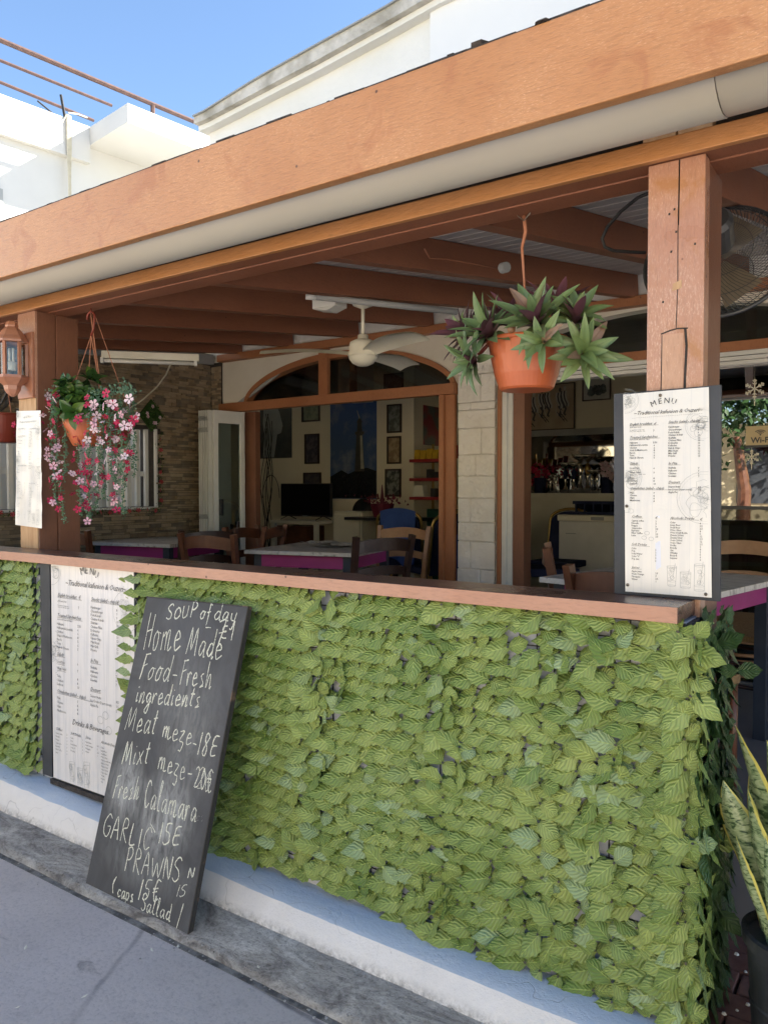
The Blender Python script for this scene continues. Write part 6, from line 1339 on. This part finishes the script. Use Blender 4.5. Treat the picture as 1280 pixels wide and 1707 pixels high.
for px, py, w in ((157, 674, 0), (189, 674, 0), (178, 656, 1), (216, 665, 0), (223, 700, 1), (131, 700, 1), (158, 705, 0), (208, 710, 0)):
    o = obj('flower', (FW, FP)[w], None, h3); o.location = at(px, py, Y=.12) - h3.location; o.scale = (.72,) * 3; o.rotation_euler = (rad(80), r.gauss(0, .3), .4 + r.gauss(0, .3))
obj('foliage', fol, TEAL, h3, kind='stuff')
b4c = at(4, 738, Y=.42); h4 = thing('hanging_basket', 'dark red pot cut by the picture edge beyond the double post', 'hanging basket', b4c, 'hanging flower pots'); pot(h4, b4c, .12, .08, .16, TERRD)
m = MB(); m.tube([b4c + Vector((.1, 0, .16)), b4c + Vector((-.0, 0, .6))], .0025, 5); m.tube([b4c + Vector((-.1, 0, .16)), b4c + Vector((0, 0, .6))], .0025, 5); obj('hanger_cord', m, WIRE, h4)
for px, py in ((24, 708), (27, 716), (24, 724)): o = obj('flower', FP, None, h4); o.location = at(px, py, Y=.36) - h4.location; o.rotation_euler = (1.4, 0, r.random() * 3); o.scale = (.6,) * 3

# ------------------------------------------------------------ wall lantern
lc = at(31, 600, Y=.10); lc = Vector((-3.615, .105, 2.14))
ln = thing('wall_lantern', 'copper coloured wall lantern with clear panes above the paper menu', 'lantern', lc)
def ring(r0, z0, r1, z1, m, n=6, ph=rad(0)):
    vs = [(lc.x + rr * math.cos(2 * math.pi * k / n + ph), lc.y + rr * math.sin(2 * math.pi * k / n + ph), lc.z + z) for rr, z in ((r0, z0), (r1, z1)) for k in range(n)]
    m.add(vs, [(k, (k + 1) % n, n + (k + 1) % n, n + k) for k in range(n)])
m = MB(); prof = [(.014, .178), (.024, .172), (.030, .155), (.028, .148), (.045, .13), (.060, .105), (.074, .090), (.080, .082), (.080, .072), (.070, .070)]
for (a, b), (c, d) in zip(prof, prof[1:]): ring(a, b, c, d, m)
obj('cap', m, LANT, ln)
m = MB(); prof = [(.060, -.085), (.076, -.087), (.078, -.10), (.066, -.112), (.040, -.135), (.036, -.155), (.026, -.172), (.010, -.185), (0.002, -.188)]
for (a, b), (c, d) in zip(prof, prof[1:]): ring(a, b, c, d, m)
obj('bracket', m, LANT, ln)
for k in range(6):
    a = 2 * math.pi * k / 6; p_ = lc + Vector((.064 * math.cos(a), .064 * math.sin(a), 0)); m = MB(); m.bar(p_ + Vector((0, 0, -.087)), p_ + Vector((0, 0, .072)), .013, .013, (math.cos(a), math.sin(a), 0)); obj('frame_bar', m, LANT, ln)
    b = 2 * math.pi * (k + 1) / 6; q = lc + Vector((.060 * math.cos(b), .060 * math.sin(b), 0)); p_ = lc + Vector((.060 * math.cos(a), .060 * math.sin(a), 0))
    m = MB(); m.add([p_ + Vector((0, 0, -.085)), q + Vector((0, 0, -.085)), q + Vector((0, 0, .07)), p_ + Vector((0, 0, .07))], [(0, 1, 2, 3)]); obj('pane', m, GLASSC, ln)
m = MB(); m.lathe([(.018, -.06), (.02, -.02), (.012, -.018)], lc, 12); 
for k in range(3): a = 2.1 * k; m.tube([lc + Vector((.011 * math.cos(a), .011 * math.sin(a), -.02)), lc + Vector((.011 * math.cos(a), .011 * math.sin(a), .045))], .006, 6)
obj('bulb', m, WMET, ln, smooth=True)
m = MB(); m.box((lc.x - .06, .165, lc.z - .19), (lc.x + .07, .1795, lc.z + .13)); obj('wall_plate', m, LANT, ln, bevel=.004)

# ------------------------------------------------------------ ceiling fan, tube lights, wiring
fc = at(605, 597, Y=1.45); cf_ = thing('ceiling_fan', 'cream ceiling fan with three curved blades', 'ceiling fan', fc)
m = MB(); m.lathe([(0, -.045), (.03, -.042), (.058, -.028), (.075, -.005), (.078, .008)], fc, 32); obj('lamp_cover', m, WPLA, cf_, smooth=True)
m = MB(); m.lathe([(.082, .009), (.084, .022), (.074, .04), (.078, .06), (.07, .085), (.045, .098), (.03, .103), (.028, .125), (.014, .13)], fc, 32); obj('motor', m, WPLA, cf_, smooth=True)
zc = JB(fc.y) + .14
m = MB(); m.tube([fc + Vector((0, 0, .12)), fc + Vector((0, 0, .27))], .0095, 10); obj('rod', m, WPLA, cf_, smooth=True)
m = MB(); m.lathe([(.0, .262), (.055, .285), (.062, .30), (.0, .302)], fc, 24); obj('canopy', m, WPLA, cf_, smooth=True)
m = MB(); m.box((fc.x - .05, fc.y - .05, fc.z + .3025), (fc.x + .05, fc.y + .05, zc + .01)); obj('mount_block', m, WMET, cf_)
def fanblade(ang, L_=.50):
    m = MB(); nu, nv = 14, 5; vs = []
    for i in range(nu + 1):
        u = i / nu; rr = .05 + u * L_; wd = .07 + .075 * math.sin(min(1, u * 1.25) * math.pi * .62); tw = -.22 + .05 * u; cz = .022 + .018 * math.sin(u * math.pi * .9)
        for j in range(nv + 1):
            v = j / nv - .5; vs.append((rr, v * wd * math.cos(tw) + .02 * u * u, cz + v * wd * math.sin(tw) + .012 * (1 - (2 * v) ** 2)))
    F_ = [(i * (nv + 1) + j, (i + 1) * (nv + 1) + j, (i + 1) * (nv + 1) + j + 1, i * (nv + 1) + j + 1) for i in range(nu) for j in range(nv)]
    m.add(vs, F_); m.add([(x, y, z - .006) for x, y, z in vs], [f[::-1] for f in F_])
    return m.xf(Matrix.Translation(fc) @ Matrix.Rotation(ang, 4, 'Z'))
for a in (rad(213), rad(333), rad(93)): obj('blade', fanblade(a), WPLA, cf_, smooth=True)
def tube_light(label, a, b, h=.03, body=.03):
    t = thing('tube_light', label, 'light fitting', (a + b) / 2, 'fluorescent light fittings'); m = MB(); m.bar(a, b, .045, body); obj('housing', m, WPLA, t, bevel=.003)
    d = (b - a).normalized(); m = MB(); m.tube([a + d * .02 + Vector((0, -.012, -body / 2 - .016)), b - d * .02 + Vector((0, -.012, -body / 2 - .016))], .012, 10); obj('tube', m, WMET, t, smooth=True)
    for q, s in ((a, 1), (b, -1)): m = MB(); m.bar(q + Vector((0, -.012, -body / 2 - .014)) + d * s * .002, q + d * s * .022 + Vector((0, -.012, -body / 2 - .014)), .034, .034); obj('end_socket', m, WMET, t, bevel=.003)
    return t
la, lb = at(170, 591, Y=1.05), at(332, 598, Y=1.05); lb = at(332, 597, Z=la.z); tube_light('old fluorescent fitting near the stone wall with a loose cable', la, lb, body=.045)
la2, lb2 = at(518, 494, Y=1.15), at(762, 520, Y=1.62); tl2 = thing('tube_light', 'long slim tube light beside the ceiling fan', 'light fitting', la2, 'fluorescent light fittings')
m = MB(); m.tube([la2, lb2], .017, 12); obj('tube_cover', m, GREYMET, tl2, smooth=True); d = (lb2 - la2).normalized(); m = MB(); m.tube([la2 - d * .025, la2 + d * .03], .019, 12); obj('end_socket', m, WMET, tl2, smooth=True)
jb = thing('junction_box', 'broken white box fixed under the joists beside the tube light', 'junction box', at(545, 508, Y=1.35), 'small electrical boxes'); q = at(547, 509, Y=1.32)
m = MB(); m.box((q.x - .07, q.y - .05, q.z - .02), (q.x + .09, q.y + .05, q.z + .03)); obj('housing', m, WMET, jb, bevel=.004); m = MB(); m.prism([(q.x - .065, q.y - .052, q.z - .022), (q.x + .03, q.y - .052, q.z - .04), (q.x + .09, q.y - .052, q.z - .022)], (0, .09, 0)); obj('cracked_lid', m, WMET, jb)
q = at(837, 447, Y=1.08); m = MB(); m.lathe([(0, .0), (.023, .0), (.023, .03), (.019, .034), (.0, .034)], q, 18, (.75, -.4, -.1)); j2 = thing('junction_box', 'round white socket on the side of a brown joist', 'junction box', q, 'small electrical boxes'); obj('housing', m, GREYMET, j2, smooth=False)
m = MB(); m.tube([at(708, 415, Y=.72), at(716, 430, Y=.78), at(745, 432, Y=.88), at(775, 437, Y=.95), at(830, 448, Y=1.07)], .004, 5); obj('cable', m, DKX, j2, smooth=True)
cw = thing('loose_cable', 'pale loose cable running from the fluorescent fitting towards the flowers', 'cable', at(250, 640, Y=1.6)); m = MB(); m.tube([at(px, py, X=x) for px, py, x in ((286, 604, -4.2), (277, 625, -4.5), (262, 645, -4.8), (240, 665, -5.1), (225, 676, -5.25), (208, 685, -5.32))], .006, 6); obj('wire', m, CABLE, cw, smooth=True)
bc_ = thing('black_cable', 'thick black cable looping from the roof beam to the wall fan', 'cable', at(1020, 370, Y=.7)); m = MB()
m.tube([at(px, py, Y=y) for px, py, y in ((1085, 320, .42), (1062, 330, .5), (1035, 352, .55), (1012, 378, .58), (1003, 398, .6), (1008, 412, .6), (1022, 418, .62), (1050, 420, .66), (1075, 421, .7))], .0055, 8); obj('wire', m, BLKC, bc_, smooth=True)

# ------------------------------------------------------------ caged wall fan
FANB = plain('smoked_fan_blade', (.20, .165, .12), (.15, .12, .09), .4)
def cage_fan(label, C0, axis, R_=.215):
    t = thing('wall_fan', label, 'fan', C0, 'caged fans on the terrace posts'); Q = Vector(axis).normalized().to_track_quat('Z', 'Y').to_matrix()
    def P(r, a, z): return C0 + Q @ Vector((r * math.cos(a), r * math.sin(a), z))
    m = MB(); m.tube([P(R_, 2 * math.pi * k / 48, 0) for k in range(49)], .0075, 8, False); obj('rim_band', m, DKMET, t, smooth=True)
    for z0, nm in ((.075, 'front_grille'), (-.065, 'rear_grille')):
        m = MB()
        for k in range(84):
            a = 2 * math.pi * k / 84; m.tube([P(R_ * s, a + (1 - s) * .9, z0 * (1 - s ** 3) ** .6) for s in (1, .85, .65, .45, .2)], .0011, 3, False)
        for s in (.78, .5, .2): m.tube([P(R_ * s, 2 * math.pi * k / 32, z0 * (1 - s ** 3) ** .6) for k in range(33)], .0014, 3, False)
        obj(nm, m, DKMET, t)
    m = MB(); m.lathe([(0, .08), (.04, .078), (.045, .07)], C0, 16, axis); obj('hub', m, DKMET, t)
    for k in range(3):
        m = MB(); n = 8; vs = []
        for i in range(n + 1):
            s = i / n
            for v in (-1, 1): vs.append(P(.03 + s * (R_ * .82 - .03), 2.094 * k + v * (.45 - .1 * s), v * .018))
        m.add(vs, [(2 * i, 2 * i + 1, 2 * i + 3, 2 * i + 2) for i in range(n)]); obj('blade', m, FANB, t, smooth=True)
    m = MB(); m.lathe([(0, -.20), (.045, -.20), (.058, -.185), (.06, -.09), (.045, -.07), (0, -.07)], C0, 20, axis); obj('motor', m, DKMET, t)
    m = MB(); n = P(0, 0, -.15); m.tube([n, n + Vector((-.01, -.10, .02)), Vector((C0.x + .03, .42, C0.z + .12))], .014, 8); obj('bracket', m, DKMET, t)
    return t
cage_fan('black caged wall fan behind the post with the menu board', Vector((-.565, .80, 2.262)), (-.12, .82, -.38), .225)
cage_fan('black caged wall fan beyond the double post above the dark pot', at(2, 648, Y=.75), (.2, .85, -.3), .17)

# ------------------------------------------------------------ snake plant
pc = Vector((-.225, .14, .10))
sp_ = thing('snake_plant', 'snake plant with yellow edged upright leaves in a black pot', 'potted plant', pc)
RP = .118
m = MB(); m.lathe([(0, 0), (.085, 0), (.092, .01), (.104, .14), (.106, .145), (.103, .15), (RP - .006, .285), (RP + .004, .287), (RP + .006, .315), (RP - .003, .32), (RP - .008, .30), (0, .29)], pc, 48); obj('pot', m, plain('scuffed_black_pot', (.018, .02, .024), (.07, .075, .08), .5, 7, 50, .3, pos=(.5, .75)), sp_, smooth=False)
m = MB(); m.lathe([(0, .292), (RP - .009, .29)], pc, 24); obj('soil', m, SOIL, sp_)
def m_snake():
    m, t, b = nodes('snake_plant_leaf'); uv = N(t, 'ShaderNodeTexCoord'); sp = N(t, 'ShaderNodeSeparateXYZ'); L(t, uv.outputs['UV'], sp.inputs[0]); u = sp.outputs[0]; v = math_(t, 'ABSOLUTE', math_(t, 'SUBTRACT', sp.outputs[1], .5))
    mp = N(t, 'ShaderNodeMapping'); mp.inputs['Scale'].default_value = (26, 2.2, 1); L(t, uv.outputs['UV'], mp.inputs[0]); oi = N(t, 'ShaderNodeObjectInfo'); ad = N(t, 'ShaderNodeVectorMath', operation='ADD'); L(t, mp.outputs[0], ad.inputs[0]); L(t, oi.outputs['Random'], ad.inputs[1])
    n1 = noi(t, ad.outputs[0], 1.6, 3, .6, .6); col = ramp(t, n1, [(.40, (.05, .10, .04)), (.48, (.30, .40, .20)), (.6, (.48, .56, .32))])
    col = mix(t, ramp(t, v, [(.40, 0.), (.425, 1.)]), col, (.78, .70, .18)); setc(t, b, col); b.inputs['Roughness'].default_value = .3; return m
SNK = m_snake()
def snake(L_, w, seed):
    r = random.Random(seed); m = MB(); nu, nv = 18, 4; vs = []; uvs = []
    for i in range(nu + 1):
        u = i / nu; pr = (.55 + .75 * math.sin(min(1, u * 1.15) * math.pi * .62)) * (1 if u < .62 else max(.02, 1 - ((u - .62) / .38) ** 1.7)); tw = .5 * u * r.uniform(.9, 1.1) * (1 if seed % 2 else -1)
        for j in range(nv + 1):
            v = j / nv * 2 - 1; X_ = v * w / 2 * pr; Y_ = .35 * w * v * v * pr + .0; vs.append((X_ * math.cos(tw) - Y_ * math.sin(tw) + .015 * math.sin(u * 3 + seed), X_ * math.sin(tw) + Y_ * math.cos(tw) + .012 * math.sin(u * 4 + seed), u * L_)); uvs.append((u, j / nv))
    F_ = [(i * (nv + 1) + j, i * (nv + 1) + j + 1, (i + 1) * (nv + 1) + j + 1, (i + 1) * (nv + 1) + j) for i in range(nu) for j in range(nv)]
    m.add(vs, F_, uvs); return m
for i, (px, py, bx_, by, w, yaw_) in enumerate(((1229, 1208, -.065, .03, .066, .2), (1216, 1300, -.085, -.005, .056, .6), (1253, 1318, -.045, -.04, .066, .1), (1252, 1262, -.03, .05, .03, .6), (1288, 1335, .01, -.07, .062, -.3), (1279, 1262, .0, .05, .06, -.2), (1320, 1250, .05, .0, .06, .4), (1300, 1220, .02, .07, .06, .7), (1236, 1395, -.075, -.045, .036, .2), (1270, 1395, -.03, -.085, .045, -.5), (1268, 1235, -.01, .02, .055, .5), (1310, 1330, .04, -.05, .06, .0), (1340, 1300, .07, .02, .06, .3))):
    base_ = pc + Vector((bx_, by, .285)); tip = at(px, py, Y=base_.y + .0); d = tip - base_; L_ = d.length; M_ = Matrix.Translation(base_ - sp_.location) @ d.to_track_quat('Z', 'Y').to_matrix().to_4x4() @ Matrix.Rotation(yaw_ + rad(34), 4, 'Z')
    me = mesh(snake(L_, w * 1.25, i), 'leaf', smooth=True); me.materials.append(SNK); o = obj('leaf', me, None, sp_); o.matrix_local = M_
rb = MB(); r = random.Random(6)
for i in range(16):
    x, y = r.uniform(-.44, -.30), r.uniform(.22, .6); s = r.uniform(.004, .009); rb.lathe([(0, 0), (s, s * .2), (s * .7, s * .8), (0, s)], (x, y, .102), 5)
tag(obj('rubble', rb, STONEW), 'loose crumbs of render lying on the pavers beside the plant pot', 'rubble'); bpy.data.objects['rubble']['kind'] = 'stuff'

# ------------------------------------------------------------ neighbouring house (upper picture corner)
f1 = _f.copy(); f1.z = 0; f1.normalize(); ang = math.atan((1788 - 640) / FPX); d1 = Matrix.Rotation(-ang, 3, 'Z') @ f1; nn = Vector((d1.y, -d1.x, 0))       # nn faces the street side
A0 = EYE + ray(145, 245) * (11.0 / 1.0); A0 = EYE + ray(145, 245) * 11.0
nh = thing('neighbouring_house', 'white neighbouring house with flat roof canopy and roof railings', 'house', (A0.x, A0.y, 0))
def onw(px, py, off=0): return atp(px, py, A0 + nn * off, nn)
def W_(s, off, z): q = Vector((A0.x, A0.y, 0)) + d1 * s + nn * off; q.z = z; return q
def sof(p_): return (p_ - A0).dot(d1)
zS = A0.z; pC = EYE + ray(202, 199) * ((zS - EYE.z) / ray(202, 199).z); outw = (pC - A0).dot(nn); s0 = sof(pC)
zr_ = onw(141, 216).z; 
def slab(name, s0_, s1_, o0, o1, z0, z1, mat): m = MB(); m.hexa([W_(s0_, o0, z0), W_(s1_, o0, z0), W_(s1_, o1, z0), W_(s0_, o1, z0), W_(s0_, o0, z1), W_(s1_, o0, z1), W_(s1_, o1, z1), W_(s0_, o1, z1)]); return obj(name, m, mat, nh)
WN = plain('white_house_paint', (.60, .60, .59), (.56, .56, .55), .8, 1.2, 20, .15)
slab('wall', -9, 14, -6, 0, 0, zr_ - .0, WN)
zb1 = onw(145, 275).z; slab('parapet_band', -9, 0, .001, .10, zb1, zr_ + .02, WN)
zCt = (EYE + ray(202, 167) * ((pC - EYE).dot(nn) / ray(202, 167).dot(nn))).z if False else atp(202, 167, pC, nn).z
slab('canopy_slab', 0.001, 14, .0005, outw, zS, zCt, WN)
w0 = onw(0, 315); w1_ = onw(5, 380); m = MB(); sA, sB = sof(w0) - .8, sof(w1_); 
slab('window_frame', sA, sB, .001, .03, w1_.z - .6, w0.z, GREYMET)
def rail(name, pts, r_=.022): m = MB(); m.tube(pts, r_, 6); obj(name, m, STEELP, nh)
ro = -.3; off = outw - .1
rail('railing', [atp(-60, 41, A0 + nn * off, nn), atp(348, 213, A0 + nn * off, nn), atp(420, 244, A0 + nn * off, nn)], .03)
rail('railing', [atp(-60, 76, A0 + nn * ro, nn), atp(187, 176, A0 + nn * ro, nn)], .022); rail('railing', [atp(-60, 112, A0 + nn * ro, nn), atp(157, 201, A0 + nn * ro, nn)], .022)
p_ = atp(255, 174, A0 + nn * off, nn); rail('railing_post', [p_, Vector((p_.x, p_.y, zCt))], .03)
m = MB(); m.tube([onw(102, 158, .05), onw(112, 215, .05)], .02, 5); m.tube([onw(63, 168, .05), onw(92, 192, .05)], .012, 5); obj('antenna_rod', m, BLKC, nh)
m = MB()
for k in range(4): m.tube([onw(112 + k * 2, 190 + k, .13), onw(113 + 2 * k, 240, .13), onw(115 + k, 300, .13), onw(116 + k, 345, .13)], .012, 4)
m.tube([onw(112, 190, .13), onw(104, 205, .13), onw(101, 228, .13)], .008, 4); m.tube([onw(115, 188, .13), onw(130, 190, .1), onw(146, 196, .05)], .01, 4); obj('cable', m, CABLE, nh)

# ------------------------------------------------------------ across the street (seen only as reflection and bounce)
YW = plain('yellow_stone_render', (.66, .56, .36), (.58, .48, .30), .85, 2, 20, .4)
oh = thing('yellow_house', 'yellow rendered house with curved gable across the street', 'house', (-4, -11, 0))
m = MB(); P = [(-9, 0), (6, 0), (6, 4.6), (3, 4.6)] ; m.box((-16, -17, 0), (-6.6, -11, 4.6)); m.box((-2.0, -17, 0), (16, -11, 4.6)); m.box((-6.6, -17, 0), (-2.0, -11.0, 3.0)); obj('wall', m, YW, oh)
m = MB(); m.prism([(-6.6, -11.0, 3.0)] + [(-6.6 + 2.6 * k / 10, -11.0, 3.0 + 1.5 * math.cos(k / 10 * 1.45) ** .8) for k in range(11)] + [(-4.0, -11, 3.0)], (0, -.3, 0)); obj('curved_gable', m, YW, oh)
for x in (-12, -9, -3.4, .5, 3.5, 6.5): m = MB(); m.box((x, -10.99, 1.2), (x + 1, -10.95, 2.5)); obj('window', m, SLAB, oh)
tt = thing('street_tree', 'leafy tree in front of the yellow house across the street', 'tree', (-3.0, -9.3, 0)); m = MB(); m.tube([(-3.0, -9.3, 0), (-2.95, -9.3, 1.5), (-3.1, -9.2, 2.6)], [.16, .13, .09], 10); obj('trunk', m, CHAIRW, tt)
m = MB(); r = random.Random(5)
for i in range(5200):
    c = Vector((-3.1, -9.2, 3.7)) + Vector((r.gauss(0, .95), r.gauss(0, .8), r.gauss(0, .55))); a = Vector((r.gauss(0, 1), r.gauss(0, 1), r.gauss(0, 1))).normalized() * .09; b = a.cross(Vector((r.random(), r.random(), 1))).normalized() * .045
    m.add([c - a, c + b, c + a, c - b], [(0, 1, 2, 3)], [(0, .5), (.5, 0), (1, .5), (.5, 1)])
obj('crown', m, IVYD, tt, kind='stuff')
S.cycles.max_bounces = 8; S.cycles.diffuse_bounces = 5; S.cycles.glossy_bounces = 4; S.cycles.transparent_max_bounces = 16; S.cycles.sample_clamp_indirect = 6
